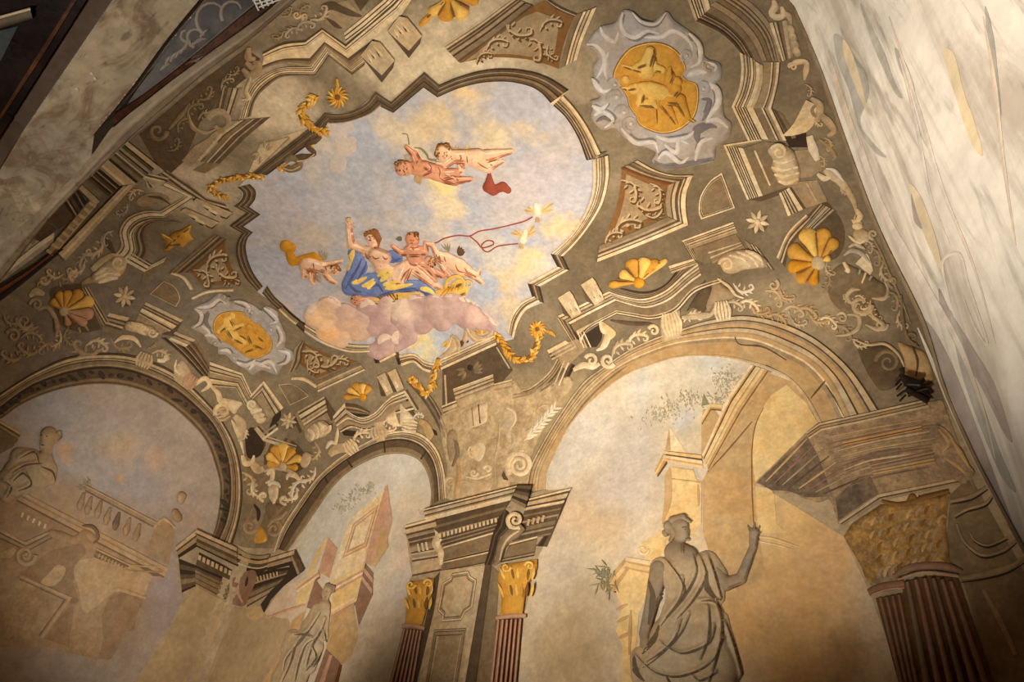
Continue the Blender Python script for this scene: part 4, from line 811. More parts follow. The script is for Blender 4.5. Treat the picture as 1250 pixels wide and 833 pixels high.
band(c,'dark_arc',"760,352 788,356 812,347 830,324","745,354 785,364 811,355 836,333",'u3@.003 d2 m1 d2 m1 d2')
band(c,'fascia',"697,397! 722,383 753,368! 770,373 791,377 817,368 843,347 857,337","703,408! 726,396 752,382! 772,385 795,388 822,379 848,355 862,344",'o6@.005 d2')
band(c,'lower_mould',"703,404! 727,392 752,379! 772,382 795,385 822,376 846,352 880,340","711,425! 714,406 753,384! 774,388 798,391 826,382 850,358 884,345",'l1 d1 c1 d1')
band(c,'lower_left_end',"704,404! 712,425","713,405! 722,424",'c1 d1 l1 d2 c1',False)
fill(c,'dark_recess',"714,408! 732,396! 735,412 728,424! 716,424!",'u',.002)  # shade inside the recess painted as a dark patch
Geo().tube("745,391 770,395 795,396 798,404",[1,2.6,2.6,1],.006,.004,'d').build(c,'dark_line')  # painted shadow line under the cornice
fill(c,'side_panel',"668,428! 704,414! 718,424! 700,440! 690,452! 680,436!",'m',.009)
band(c,'side_run',"668,428! 690,416","674,440! 704,424",'c2 d1 l1 d1 l1',False)
band(c,'dropping_run',"688,440! 676,470","702,446! 690,472",'l1 d2 c1 d2 u2',False)
# brackets in pairs
def pair(at,label,q,pat):
    t=thing('leaf_corbel',at,label,'corbel','paired leaf corbels'); fill(t,'corbel_block',q[0],'l',.03); fill(t,'corbel_side',q[1],'d',.016) 
    g=Geo(); 
    for (x,y,a,l) in pat: g.leaf(x,y,a,l,2,'c',.01,.03); g.leaf(x+1.5,y+1,a+14,l*.8,1.2,'u',.006,.03)
    g.build(t,'carved_leaf')
def cb(x,y): return ["%g,%g! %g,%g! %g,%g! %g,%g! %g,%g! %g,%g!"%(x-9,y-10,x+5,y-19,x+9,y-14,x+20,y+8,x+8,y+15,x-4,y-2),"%g,%g! %g,%g! %g,%g! %g,%g!"%(x-9,y-10,x-4,y-2,x+8,y+15,x-2,y+10)]
pair((693,372),'left corbel of the pair beside the large gold shell',cb(690,374),[(694,370,65,12),(700,368,60,14),(698,378,70,8)])
pair((722,357),'right corbel of the pair beside the large gold shell',cb(718,358),[(723,354,65,12),(729,352,60,14),(727,362,70,8)])
def cb2(x,y): return ["%g,%g! %g,%g! %g,%g! %g,%g!"%(x-6,y-12,x+4,y-17,x+14,y+7,x+6,y+12),"%g,%g! %g,%g! %g,%g!"%(x-6,y-12,x+6,y+12,x-1,y+12)]
pair((469,470),'left corbel of the small pair above the narrow middle arch',cb2(466,472),[(467,468,65,10),(470,474,65,6)])
pair((481,464),'right corbel of the small pair above the narrow middle arch',cb2(479,467),[(480,463,65,10),(483,469,65,6)])
def cb3(x,y): return ["%g,%g! %g,%g! %g,%g! %g,%g! %g,%g!"%(x-18,y-8,x-4,y-26,x+6,y-24,x+24,y-2,x+8,y+16),"%g,%g! %g,%g! %g,%g! %g,%g! %g,%g!"%(x-18,y-8,x+8,y+16,x+24,y-2,x+22,y+7,x+8,y+25)]
pair((460,75),'left corbel of the pair above the painted sky at the top',cb3(458,76),[(450,60,50,16),(456,56,50,18),(448,66,60,12)])
pair((493,45),'right corbel of the pair above the painted sky at the top',cb3(491,46),[(483,30,50,16),(489,26,50,18),(481,36,60,12)])
pair((255,258),'upper corbel of the pair left of the painted sky',["236,246! 240,242! 284,260! 276,266! 268,263! 250,252!","284,260! 276,266! 268,263! 270,266! 277,268!"],[(246,250,25,14),(254,256,25,14)])
pair((240,268),'lower corbel of the pair left of the painted sky',["220,258! 226,254! 268,272! 258,278! 250,274! 236,266!","268,272! 258,278! 250,274! 252,277! 259,280!"],[(230,262,25,14),(238,268,25,14)])
# upper left zigzag cornice
ZA="238,118! 250,104! 272,93 300,90 322,94 340,90! 380,60!"; 
c=cornice((380,60),'zigzag light cornice at the top left of the vault')
band(c,'arc_moulding',"320,64 345,52 372,49! 393,34! 422,54! 445,34! 478,6! 490,-6!","322,72 347,62 374,58! 394,42! 422,64! 452,40! 486,12! 498,-4!",'d2 c2 d1 c1 l1')
band(c,'cream_face',"322,72 347,62 374,58! 394,42! 422,64! 452,40! 486,12! 498,-4!","320,80 345,72 378,71! 396,51! 425,71! 458,44! 490,18! 502,0!",'c1@.012')
band(c,'dark_face',"320,80 345,72 378,71! 396,51! 425,71! 456,48!","312,90 340,78 380,82! 398,58! 428,82! 460,56!",'d2 o2 m2')
band(c,'lower_moulding',"292,146! 300,122 312,100 340,84 380,82! 398,58! 428,82! 448,66!","306,142! 312,122 324,108 345,94 386,94! 402,70! 430,92! 445,80!",'c1 d1 l2 d1 c2 d1 l1 d2 o2')
band(c,'top_panel_edge',"420,40! 440,24! 466,2! 474,-6!","422,52! 446,34! 478,6! 490,-6!",'c2 d1 c2 d1 c1',False)
fill(c,'grey_leaf_field',"396,28! 408,6 425,0! 440,20! 420,36!",'m',.004)
fill(c,'dark_leaf',"392,8 404,2 420,8 442,20 428,20 412,14",'d',.006)
fill(c,'dark_leaf',"398,22 408,26 418,35 408,33",'d',.006); fill(c,'dark_leaf',"432,-4 440,14! 452,-4",'d',.006)
c=cornice((140,270),'scalloped light cornice at the left round the gold leaf boss')
band(c,'outer_moulding',"148,272! 160,258 184,254! 205,242! 192,234! 196,218!","154,280! 168,267 190,262! 214,250! 238,241! 206,216!",'l1 d1 c2 d1 l1') if 0 else None
band(c,'scallop_outer',"140,312! 148,300 146,282 156,266 176,258 196,258! 226,240! 196,228!","150,318! 160,306 157,284 166,272 182,266 200,266! 238,241! 204,222!",'l2 d1 c4 d1 l1')
band(c,'scallop_inner',"150,318! 160,306 158,286 168,274 184,268 204,268","176,322! 182,306 178,288 182,276 196,270 222,272",'c2 d1 l1 o2 d2 m2 d3 o3')
band(c,'zigzag_fillet',"192,214! 220,236! 250,252! 284,262!","204,212! 226,232! 250,244! 280,256!" if 0 else "204,208! 232,226! 252,242! 274,248!",'d2 m1 d2 l2 d2 m1',False)
band(c,'left_panel_edge',"196,222! 172,216! 190,228!","208,218! 176,210! 180,230!",'c1 d1 l1',False)
band(c,'lower_block',"150,318! 176,332! 200,320","160,306! 186,322! 204,312",'c2 d1 c2 d1 l1 d1',False)
fill(c,'block_side',"150,318! 176,332! 172,346! 200,322! 204,330! 174,349! 146,340!" if 0 else "172,346! 176,332! 202,314! 204,322!",'o',.008)
fill(c,'shade_leaf',"166,246 176,238 196,236 208,244 190,250 172,252",'m',.006)
Geo().tube("128,285 134,300 143,314",[.5,4,.5],.006,.006,'d').tube("180,240 196,242 208,250",[.5,2,.5],.006,.008,'d').build(c,'shaded_leaf')
# upper left dark curved pieces
c=cornice((250,170),'shadowed curved mouldings and scroll at the upper left beside the arch roll')
fill(c,'dark_field',"170,164! 250,96! 300,60! 318,72! 300,96! 270,120! 244,150! 226,196! 206,214! 190,200!",'d',.003,step=10)  # dark paint gives the shade beside the arch roll
Geo().spiral(192,160,12,0,1.2,3,'o',.01,.006).tube("206,158 222,140 232,126",[1,3.5,1],.01,.006,'o').build(c,'dark_scroll')
Geo().spiral(268,150,16,200,.85,5,'m',.014,.008,.4).tube("230,140 236,156 252,162 266,156",[1,3,2,1],.012,.006,'m').build(c,'shell_scroll')
band(c,'ribbed_fan',"268,106! 262,140","296,108! 284,142",'d2 m1 d2 o2 d1 l2 d1 m2',False)
Geo().tube("300,110 304,120 296,122",[1,2.5,1],.012,.012,'c').tube("306,94 300,112 302,122 295,121",[1.2,2.6,2.4,.8],.014,.012,'l').tube("304,58 303,70 312,72",[2,5,2],.012,.008,'m').tube("300,76 308,82 314,78 313,88 304,92 296,84",[2,5,6,5,2],.014,.008,'m').build(c,'scroll_chain')
band(c,'sloping_block',"232,196! 258,164! 282,148","252,200! 276,176! 298,152" if 0 else "268,200! 300,168! 330,143",'m4 l2 d1 o3 l1 d3 m1 d3',False)
fill(c,'mottled_panel',"222,196! 238,178! 262,164! 268,180! 246,194! 232,204!",'m',.006)
fill(c,'dark_slot',"236,208! 252,198! 270,200! 250,212!",'o',.006)
# right part ornament chain down the corner
c=thing('corner_ornament',(975,130),'chain of stone scrolls and consoles down the upper right edge of the vault','ornament')
g=Geo().tube("944,0 946,8 942,16 948,21 956,18 954,8",[2,5,4,4,4,2],.016,.006,'c').tube("954,14 962,18 966,30",[1,4,1],.014,.006,'l'); g.build(c,'leaf_scroll')
band(c,'pilaster_strip',"939,28! 955,75","966,24! 968,70",'c3 d1 l2 d2 o3 l4 m4',False)
g=Geo()
for i in range(4): g.dome(965+i*2.5,36+i*9,7,'l',.014,.006,5,60)
g.build(c,'husk_drop')
Geo().tube("962,82 972,76 984,76 984,86 982,98",[2,4,3,4,1],.016,.006,'c').spiral(968,82,6,200,1,2,'c',.014,.01).build(c,'leaf_scroll')
fill(c,'console_top',"955,166! 968,152 984,122! 996,130 994,150 986,160 976,164! 966,166!",'c',.014,step=6)
fill(c,'console_recess',"957,168! 966,166! 984,162! 986,180! 964,180!",'u',.005); fill(c,'console_face',"970,184! 996,182! 1004,206! 990,216! 976,218!",'m',.01)
Geo().tube("990,120 1000,128 1000,140 994,150",[2,5,5,2],.016,.01,'l').spiral(998,134,8,100,1.1,2.6,'m',.014,.01).tube("1000,138 1012,150 1018,160 1010,166",[2,5,4,2],.014,.008,'l').tube("988,166 992,180 998,196",[4,6,3],.014,.012,'w').build(c,'shell_spray')
Geo().tube("1000,170 1012,180 1020,192 1016,196",[1,2.5,3,1],.012,.008,'m').tube("1006,208 1012,212 1022,218 1034,232 1042,246 1046,262",[2,6,5,4,3,1],.016,.006,'l').tube("998,212 1006,218 1014,216",[2,4,2],.016,.012,'c').tube("1008,206 1018,208 1030,222",[1,3,1],.014,.012,'w').build(c,'garland_scroll')
Geo().tube("1046,256 1050,264 1044,272 1040,268",[2,4,3,1],.014,.006,'c').dome(1052,288,11,'l',.02,.006,9,20).dome(1047,276,7,'c',.018,.008,5).tube("1036,288 1048,296 1060,290",[1,3,1],.014,.01,'c').tube("1036,302 1044,298 1056,304",[1,3,1],.014,.01,'l').build(c,'urn')
fill(c,'dark_niche',"1006,246 1018,256 1030,276 1030,300 1020,316 1004,316 990,300! 966,286! 986,262!",'d',.002)
band(c,'niche_stripes',"976,278! 1000,248","988,288! 1022,258",'d2 l1 d2 m1 d1 g3 d1 l1 d2 g2 d3',False)
band(c,'niche_edge',"948,314! 962,284 984,262","958,326! 966,300 992,270",'c1 m1 d1 l1 d2')
Geo().tube("1030,312 1040,306 1052,310 1064,322",[1,3,3,1],.012,.006,'g').tube("1030,320 1036,332 1030,330",[2,3,1],.014,.006,'c').build(c,'leaf_scroll')
fill(c,'cream_lozenge',"1044,322! 1058,310 1066,330! 1062,336! 1050,326!",'c',.01)
band(c,'fluted_end',"1044,326! 1042,340","1070,340! 1062,352",'d2 g1 d2 c1 d2 g1 d2',False)

lo=thing('corner_ornament',(1060,330),'faded scrolls filling the corner of the vault beside the marbled jamb','ornament')
for x,y,a,sz,tn,fl in ((1070,312,60,14,'m',1),(1080,334,70,14,'l',-1),(1092,366,65,15,'m',1),(1100,392,70,13,'l',-1),(1062,300,60,10,'l',1),(1030,404,30,16,'m',1),(1050,420,20,12,'l',-1),(1010,344,100,12,'m',1),(1012,330,60,10,'l',-1),(1030,232,60,9,'l',-1),(1012,176,70,10,'l',1),(998,148,70,9,'c',-1),(988,110,70,9,'l',1),(1004,196,60,9,'l',1),(1046,270,60,8,'c',-1)): Geo().orn(x,y,a,sz,tn,fl).build(lo,'acanthus_scroll')
for x,y,r,a,tn in ((1076,396,8,0,'l'),(1090,344,7,90,'m'),(1028,388,7,200,'l'),(1066,286,6,90,'l')): Geo().spiral(x,y,r,a,1.3,2.2,tn,.012,.008).build(lo,'volute')
Geo().tube("1060,280 1074,306 1086,334 1100,366 1112,396",[.6,1.6,1.6,1.4,.6],.008,.006,'m').build(lo,'edge_line')
lo=thing('corner_ornament',(350,30),'stone acanthus and scrolls above the zigzag cornice at the top left','ornament')
for x,y,a,sz,tn,fl in ((372,30,-20,14,'g',1),(392,18,-40,14,'l',-1),(356,38,160,12,'g',-1),(370,12,-60,10,'m',1),(340,44,150,9,'m',1),(352,16,-40,9,'m',-1)): Geo().orn(x,y,a,sz,tn,fl).build(lo,'acanthus_scroll')
for x,y,r,a in ((362,18,5,0),(372,20,4,90)): Geo().spiral(x,y,r,a,1.3,2,'l',.012,.008).build(lo,'volute')
lo=thing('corner_ornament',(245,130),'dim stone leaves in the shadowed area under the arch roll at the upper left','ornament')
for x,y,a,sz,tn,fl in ((236,132,-40,14,'o',1),(252,116,-40,13,'o',-1),(222,150,-50,12,'o',1),(276,100,-40,11,'m',1),(286,88,-30,9,'m',-1),(214,178,-50,11,'o',-1),(250,140,-20,10,'m',1)): Geo().orn(x,y,a,sz,tn,fl).build(lo,'acanthus_scroll')
# ---------------------------------------------------------------- painted entablature at the left, under the arch roll
mat('old_gilt_stone',(176,150,114),(150,124,92),var=.18,sc=7)
le=thing('pier_entablature',(130,240),'brown-cream stepped entablature with a dentil strip at the left, close under the arch roll','entablature')
band(le,'top_block',"152,170! 193,203","128,192! 166,224",'l3@.05 u1@.03 d2@.035 m2@.04 u1@.03 o2@.04 l1@.04 d2@.03 o3@.04 u2@.03',False)
fill(le,'block_end',"193,203! 166,224! 172,216! 186,205!",'u',.02)
band(le,'pale_block',"128,192! 166,224","118,203! 146,227",'old' if 0 else 'l5@.05 c2@.052 m2@.045',False)
band(le,'long_fascia',"166,224! 80,318!","148,228! 70,308!",'l3@.05 c2@.05 l3@.048 d1@.03',False)
band(le,'dark_run',"118,204! 146,228","102,215! 132,240",'u2@.03 m1@.034 u2@.03 d2@.03 m1@.034 u2@.028 d2@.03',False)
band(le,'pale_bracket',"98,224! 122,246","92,229! 114,252",'l3@.045 d1@.03',False)
band(le,'dentil_strip',"121,247! 66,312","109,243! 56,306",'l1@.04 m6@.034 d1@.03',False)
for i in range(9):
    t=i/8; x,y=115-t*52,249+t*58; fill(le,'dentil',"%g,%g! %g,%g! %g,%g! %g,%g!"%(x-5,y-3,x+3,y+2.4,x+.6,y+5.4,x-7.4,y),'l',.046)
band(le,'dark_run',"96,230! 108,252","76,246! 90,268",'u2@.024 o1@.03 u2@.024 d2@.026 u1@.02 m1@.03 u2@.02',False)
fill(le,'dark_panel',"76,246! 92,266! 72,280! 68,276! 52,266!",'d',.02); fill(le,'dark_panel',"50,266! 70,280! 50,296! 28,284!",'d',.02)
lo=thing('corner_ornament',(110,320),'faded acanthus and scrolls between the painted entablature and the gold and pink shell','ornament')
for x,y,a,sz,tn,fl in ((118,304,130,16,'l',1),(104,316,140,15,'g',-1),(94,330,150,14,'l',1),(130,290,120,12,'g',-1),(150,258,140,10,'g',1),(164,236,150,11,'l',-1),(84,338,160,12,'m',1),(66,336,190,12,'l',1),(52,344,160,10,'m',-1)): Geo().orn(x,y,a,sz,tn,fl).build(lo,'acanthus_scroll')
for x,y,r,a,tn in ((54,342,6,0,'l'),(90,336,7,90,'l'),(44,372,8,180,'m'),(30,392,10,20,'m'),(16,410,9,200,'m')): Geo().spiral(x,y,r,a,1.3,2.4,tn,.012,.008).build(lo,'volute')
Geo().tube("112,330 124,322 138,316 150,316",[3,6,7,4],.016,.01,'l').tube("100,346 118,340 134,342",[2,5,3],.014,.01,'m').build(lo,'scroll_leaf')
Geo().tube("36,362 44,356 54,360",[2,5,2],.012,.008,'l').tube("46,378 58,376 66,386 70,400 68,412",[2,3,3,3,1],.012,.008,'m').tube("52,378 62,380 66,392 66,406",[.6,1,1,.6],.006,.012,'d').build(lo,'scroll_leaf')
for x,y,a,sz,tn,fl in ((30,398,200,16,'m',1),(40,410,10,14,'m',1),(12,392,30,12,'m',-1),(58,424,170,15,'m',-1),(34,428,190,16,'m',1),(70,416,120,12,'l',1),(14,436,180,16,'m',1),(82,412,80,12,'m',-1)): Geo().orn(x,y,a,sz,tn,fl).build(lo,'acanthus_scroll')
ni=thing('shell_niche',(90,380),'dark striped niche behind the gold and pink shell','niche')
fill(ni,'niche_ground',"60,356 76,348 98,346! 124,402! 104,406 84,402 74,396",'d',.003); band(ni,'niche_edge',"100,352! 126,398","108,350! 134,394",'m1 d1 l1 d1 m1',False)
Geo().tube("74,350 72,344",1,.006,.006,'m').tube("96,400 98,406",1.4,.006,.006,'m').tube("104,398 108,404",1.4,.006,.006,'m').build(ni,'stripe',kind='stuff')
n2=thing('shell_niche',(346,556),'dark striped niche behind the small gold shell of the pendentive','niche')
fill(n2,'niche_ground',"320,540! 332,534 352,536 366,546 374,560 368,574 350,578 326,572 320,556",'d',.003); band(n2,'niche_edge',"324,532! 362,544","320,540! 360,552",'l1 d1 l2 d1',False)
# ---------------------------------------------------------------- arched wall paintings
mat('left_arch_painting',(168,152,136),(156,142,130),var=.08,sc=2,warp=.25,bsoft=.8,blobs=[
 (120,540,60,(168,158,150),.8),(60,500,40,(164,162,166),.8),(160,590,50,(160,152,152),.8),(80,560,30,(160,160,164),.7),(150,545,22,(188,160,120),.6),(90,553,12,(200,158,116),.8),(150,582,8,(206,160,112),.8),(190,560,14,(196,158,122),.6),
 (60,640,60,(168,142,112),.9),(150,660,50,(160,134,106),.9),(60,740,70,(148,124,98),.9),(150,740,60,(140,116,90),.9),(205,750,28,(150,134,128),.9),(200,715,20,(154,140,138),.9),(230,640,20,(168,144,124),.8)])
mat('middle_arch_painting',(204,188,160),(190,180,160),var=.08,sc=2.2,warp=.2,bsoft=.8,blobs=[
 (490,570,30,(198,192,180),.8),(440,600,40,(196,188,174),.8),(400,640,30,(190,184,172),.8),(500,640,26,(200,180,156),.8),(500,690,26,(206,176,150),.8),(480,760,40,(186,166,140),.8),(490,710,20,(190,182,172),.7),(370,690,16,(186,180,170),.8),(330,760,40,(196,160,130),.7),(440,800,40,(180,158,130),.7)])
mat('right_arch_painting',(206,184,150),(192,176,152),var=.09,sc=2,warp=.25,bsoft=.8,blobs=[
 (740,500,50,(212,198,172),.8),(720,530,40,(204,196,184),.7),(790,470,30,(206,202,192),.8),(860,445,40,(200,200,194),.8),(850,500,40,(206,192,164),.7),(780,540,36,(196,186,172),.8),(760,600,50,(186,174,162),.85),(820,460,30,(214,200,172),.7),(690,560,30,(200,190,176),.8),
 (700,640,40,(198,172,140),.8),(740,640,30,(196,168,128),.7),(690,700,40,(190,176,156),.8),(720,740,50,(182,162,132),.9),(700,800,60,(166,140,104),.9),(780,700,30,(188,170,148),.8),(840,510,16,(186,182,178),.8),
 (950,700,60,(196,158,104),.95),(980,640,50,(204,166,110),.95),(900,760,60,(186,146,92),.95),(1000,740,60,(190,150,98),.95),(960,810,70,(170,130,80),.95),(900,620,40,(196,156,104),.9),(1040,800,50,(160,122,76),.9),(1020,680,40,(196,154,104),.9),(900,690,30,(190,150,96),.9)])
LS="-12,520 4,510 25,495 56,481 90,472 130,469 170,476 205,493 235,519 252,540 262,566 268,590 268,612 264,638 259,657! 240,648! 214,668! 222,735! 205,770! 186,800! 160,838! -12,838!"
fill(None,'left_arch_painting',LS,'left_arch_painting',.003,step=10,lab='painted ruin landscape under a grey sky filling the left arch',cat='painting')
MS="352,673 371,646 390,618 404,598 420,581 437,569 458,559 472,555 495,555 512,563 522,580 526,600 525,618! 520,640! 494,642! 503,703! 498,712! 494,762! 476,838! 328,838! 348,790! 352,757! 322,750! 345,716! 370,697! 361,673!"
fill(None,'middle_arch_painting',MS,'middle_arch_painting',.003,step=9,lab='painted towers and pale sky filling the narrow middle arch',cat='painting')
RS="665,597 668,575 680,548 695,520 720,492 750,467 770,455 795,446 820,438 850,435 885,437 917,444 942,452 966,466 985,489 1000,515! 985,528! 924,590! 1030,655! 1060,720! 1104,838! 596,838! 640,750! 656,683! 697,596!"
fill(None,'right_arch_painting',RS,'right_arch_painting',.003,step=10,lab='painted ruin with an ochre wall and pale sky filling the big right arch',cat='painting')
# plaster patch between left and middle arch
fill(None,'bare_plaster',"239,716! 280,739! 300,744! 326,757 352,757 350,784! 328,838! 160,838! 186,800! 205,770! 222,742!",'plaster',.006,step=9,lab='bare tan plaster patch below the left pier capital',cat='plaster')
# arch rings
def arch(at,label): return thing('painted_arch',at,label,'arch')
a=arch((130,450),'arch round the left ruin painting with a mottled dark soffit')
AI="-10,517 4,509 25,494 56,480 90,471 130,468 170,475 205,492 236,518 253,540 263,566 269,590 269,612 265,638 258,658"
AM="-10,503 2,496 22,481 44,468 84,454 126,448 166,454 212,474 247,503 264,524 276,552 281,580 281,612 276,637 266,661"
AO="-10,486 0,480 20,467 44,453 82,436 124,431 164,434 214,455 258,496 276,521 288,546 294,571 296,600 293,632 284,664"
band(a,'soffit_ring',AM,AI,'u2@.006 d10@.004 o3@.004 d2')
band(a,'archivolt',AO,AM,'u1 d2 l3@.02 d1 m2 u1 o4 m2 d1')
mat('soot_mottle',(56,48,40),(70,58,46),var=.25,sc=9)
g=Geo()
for i in range(46):
    t=i/45; k=t*13; i0=int(min(k,12)); A_=np.array([p[:2] for p in pts(AI)]);B_=np.array([p[:2] for p in pts(AM)]); q=A_[i0+1]*(k-i0)+A_[i0]*(1-k+i0); r_=B_[i0+1]*(k-i0)+B_[i0]*(1-k+i0); u=rnd.uniform(.5,.95)
    p=q*(1-u)+r_*u; g.dome(p[0],p[1],rnd.uniform(3,9),'soot_mottle',.0006,.0056,rnd.uniform(2,4),rnd.uniform(0,60))
g.build(a,'soot_patch',kind='stuff')
a=arch((480,545),'narrow arch round the middle tower painting')
MI="351,674 371,645 390,617 404,597 420,580 437,568 458,558 472,554 495,554 513,562 523,580 527,600 526,618"
MM="340,671 352,645 376,608 392,586 404,575 424,560 450,545 472,538 494,537 514,545 527,561 533,582 535,612"
MO="334,675 344,646 366,612 382,590 396,575 418,557 446,541 470,530 495,526 517,532 533,549 542,575 545,608"
band(a,'soffit_ring',MM,MI,'u1 d6@.004 o4@.004 m1'); band(a,'archivolt',MO,MM,'c3@.02 d1 l2 d1 m2 u1 l2 d1')
for i,s_ in enumerate(("400,590 396,582","430,571 424,562","470,554 469,540","513,562 520,551")): Geo().tube(s_,1,.004,.004,'u').build(a,'soffit_joint')
a=arch((850,415),'big pale arch round the right ruin painting')
RI="665,598 668,575 680,548 695,520 720,492 750,467 770,455 795,446 820,438 850,435 885,437 917,444 942,452 966,466 985,489 1000,516"
RM="652,600 656,575 670,545 690,512 716,478 744,452 768,437 795,425 822,416 850,411 890,407 925,410 960,424 990,440 1014,465 1036,508"
RO="641,598 646,572 662,540 684,504 712,466 738,447 766,428 800,412 836,400 860,392 900,385 928,387 962,396 1000,416 1040,452 1073,500"
band(a,'soffit_ring',RM,RI,'t2 c1@.003 m2@.005 t8@.004 l1')
band(a,'archivolt',RO,RM,'d1 l3@.018 d1 m2 t3@.01 d1 l3@.014 m1')
for q in ("896,407 902,420 932,424 960,440","1010,462 990,486","935,446 958,458","1008,470 1022,492 1030,508"): Geo().tube(q,[.5,1.2,.6],.003,.005,'d').build(a,'soffit_panel_line')
fill(a,'shaded_soffit',"752,462! 770,447! 800,432! 840,420! 845,428! 800,440! 770,450! 750,465!" if 0 else "690,524 714,490 745,460 766,446 760,452 735,472 712,496",'o',.0055)
# cornices over the left arch
c=cornice((200,392),'projecting cornice block over the left arch')
band(c,'top_moulding',"178,369! 224,391!","169,384! 207,405!",'l2 d1 m1 d1 c2 l1 d1 l1',False)
fill(c,'block_end',"224,391! 212,411! 196,408! 207,404!",'d',.01); fill(c,'block_face',"169,384! 207,405! 196,409! 180,400! 164,395!",'m',.008)
band(c,'side_block',"133,382! 158,388!","127,397! 148,404!",'l2 d1 m1 d1 l1 d1',False)
fill(c,'side_face',"127,397! 148,404! 150,410! 124,404!",'o',.006)
band(c,'step_moulding',"214,405! 239,415!","206,415! 226,424!",'l2 d1 m2 c1 l1',False)
band(c,'dark_arc',"239,415 248,430 256,447","196,412 222,434 252,466",'o2 d2 o2 u1 d2 m1 u2 d2 m1 u2 d1')
c=cornice((290,465),'stepped light cornice beside the small medallion over the left arch')
band(c,'light_run',"256,442! 296,456! 308,482","256,472! 288,474! 300,496",'c2 d1 l2 d1 l1 m3 d1 c1 l2 d1 l1',False)
band(c,'corner_run',"305,484! 322,465! 346,498","309,490! 319,481! 334,508",'c2 m1 d1 l2 d1 m1',False)
fill(c,'corner_face',"309,490! 319,481! 334,508! 326,516! 318,502!",'m',.006); fill(c,'corner_end',"346,498! 334,508! 326,530! 340,520!",'u',.004)
band(c,'lower_block',"310,524! 321,538","318,518! 330,531",'l2 d1 m1',False); band(c,'lower_block',"321,538! 340,524","319,530! 336,518",'c1 d1 m1',False)
fill(c,'dark_gap',"300,530 306,522 312,524 322,540 318,556 304,560 300,550",'u',.003)
c=cornice((385,500),'cornice block beside the small rosette over the middle arch')
band(c,'top_moulding',"363,503! 396,484!","372,522! 400,503!",'l1 d1 c2 d1 l1 m1 c1 d1',False)
fill(c,'block_end',"396,484! 412,508! 404,514! 399,503!",'d',.01); fill(c,'block_face',"370,521! 400,504! 404,512! 392,514! 372,530!",'m',.008)
band(c,'left_return',"363,503! 372,522","357,510! 366,530",'m1 d1',False)
band(c,'dark_arc',"421,492 436,494 452,503","421,507 436,509 450,508",'d2 m1 d1 o1 u2')
band(c,'light_run',"406,509! 421,492! 422,500 440,510 456,505 468,493 478,484! 494,477","411,521! 424,512 430,513 445,517 462,509 474,496 482,492! 498,487",'c2 d1 l2 d1 m1 c1')
band(c,'under_run',"411,522! 424,514 445,519 463,511 476,498! 500,489","416,528! 430,522 448,526 468,517 480,506! 506,500",'m3 d1 c1')
band(c,'right_end',"497,475! 512,500","490,480! 504,502",'d1 l1 u1',False)
band(c,'diagonal_run',"496,466 518,492 536,524 543,548","504,462 528,486 545,520 550,548",'d2 G1 o1 d2 m1 d1')
fill(c,'dark_panel',"415,524! 446,528! 440,534! 420,532!",'u',.002)
# ornaments along the archivolts
mat('faded_relief',(172,148,112),(146,124,94),var=.2,sc=7,fine=45)
def ochain(at,label,items,extra=None):
    t=thing('arch_ornament',at,label,'ornament')
    for it in items:
        k=it[0]
        if k=='o': Geo().orn(*it[1:]).build(t,'acanthus_scroll')
        elif k=='s':
            x,y,a,n,w_=it[1:6]; g=Geo(); ca,sa=math.cos(math.radians(a)),math.sin(math.radians(a))
            for i in range(n):
                o_=(i-(n-1)/2)*3.2; g.tube([(x+ca*o_-sa*-w_,y+sa*o_+ca*-w_),(x+ca*o_*1.4,y+sa*o_*1.4),(x+ca*o_-sa*w_,y+sa*o_+ca*w_)],[1.2,2.2,1.2],.016,.014,it[6] if len(it)>6 else 'c')
            g.build(t,'husk_band')
        elif k=='v': Geo().spiral(*it[1:]).build(t,'volute')
        elif k=='f': fill(t,it[1],it[2],it[3],it[4] if len(it)>4 else .01,.003 if it[3]=='faded_relief' else .008,step=5)
        elif k=='t': Geo().tube(it[1],it[2],.014,.01,it[3]).build(t,'scroll_leaf')
    return t
ochain((175,455),'stone foliage chain on the crown of the left arch',[('o',105,428,190,20,'m',1),('o',120,420,10,15,'l',1),('o',148,422,15,15,'m',-1),('t',"140,418 150,412 164,414 172,424",[1,3,3,1],'c'),('s',176,440,20,5,9,'l'),('o',198,432,20,12,'l',1),('t',"192,440 200,440 204,434 200,436",[2,3,2,1],'c'),('f','shell_fan',"214,450 222,440 230,448 236,460 240,470 230,476 220,470 212,462",'l'),('s',232,466,35,4,9,'p'),('t',"238,470 250,462 256,470 246,478",[2,3,3,1],'c'),('o',218,452,60,12,'c',-1),('f','mask_wing',"178,426 188,420 192,414 190,424",'m')])
ochain((280,510),'stone foliage chain on the right shoulder of the left arch',[('t',"256,470 266,480 270,490 280,492",[1,3,4,2],'c'),('f','cream_drapery',"268,486 284,488 296,492 290,500 286,506 276,496",'c'),('v',272,502,10,150,1.2,3,'c',.016,.012),('s',272,506,70,4,8,'l'),('t',"286,508 294,516 296,528 292,540",[3,6,5,2],'l'),('o',298,528,80,10,'w',1),('t',"296,556 300,566 308,564 310,556",[2,4,3,1],'c'),('t',"308,566 316,574 322,572",[4,6,3],'l'),('f','pale_strip',"282,512 290,520 296,536 298,556 292,540 286,526",'c',.008)])
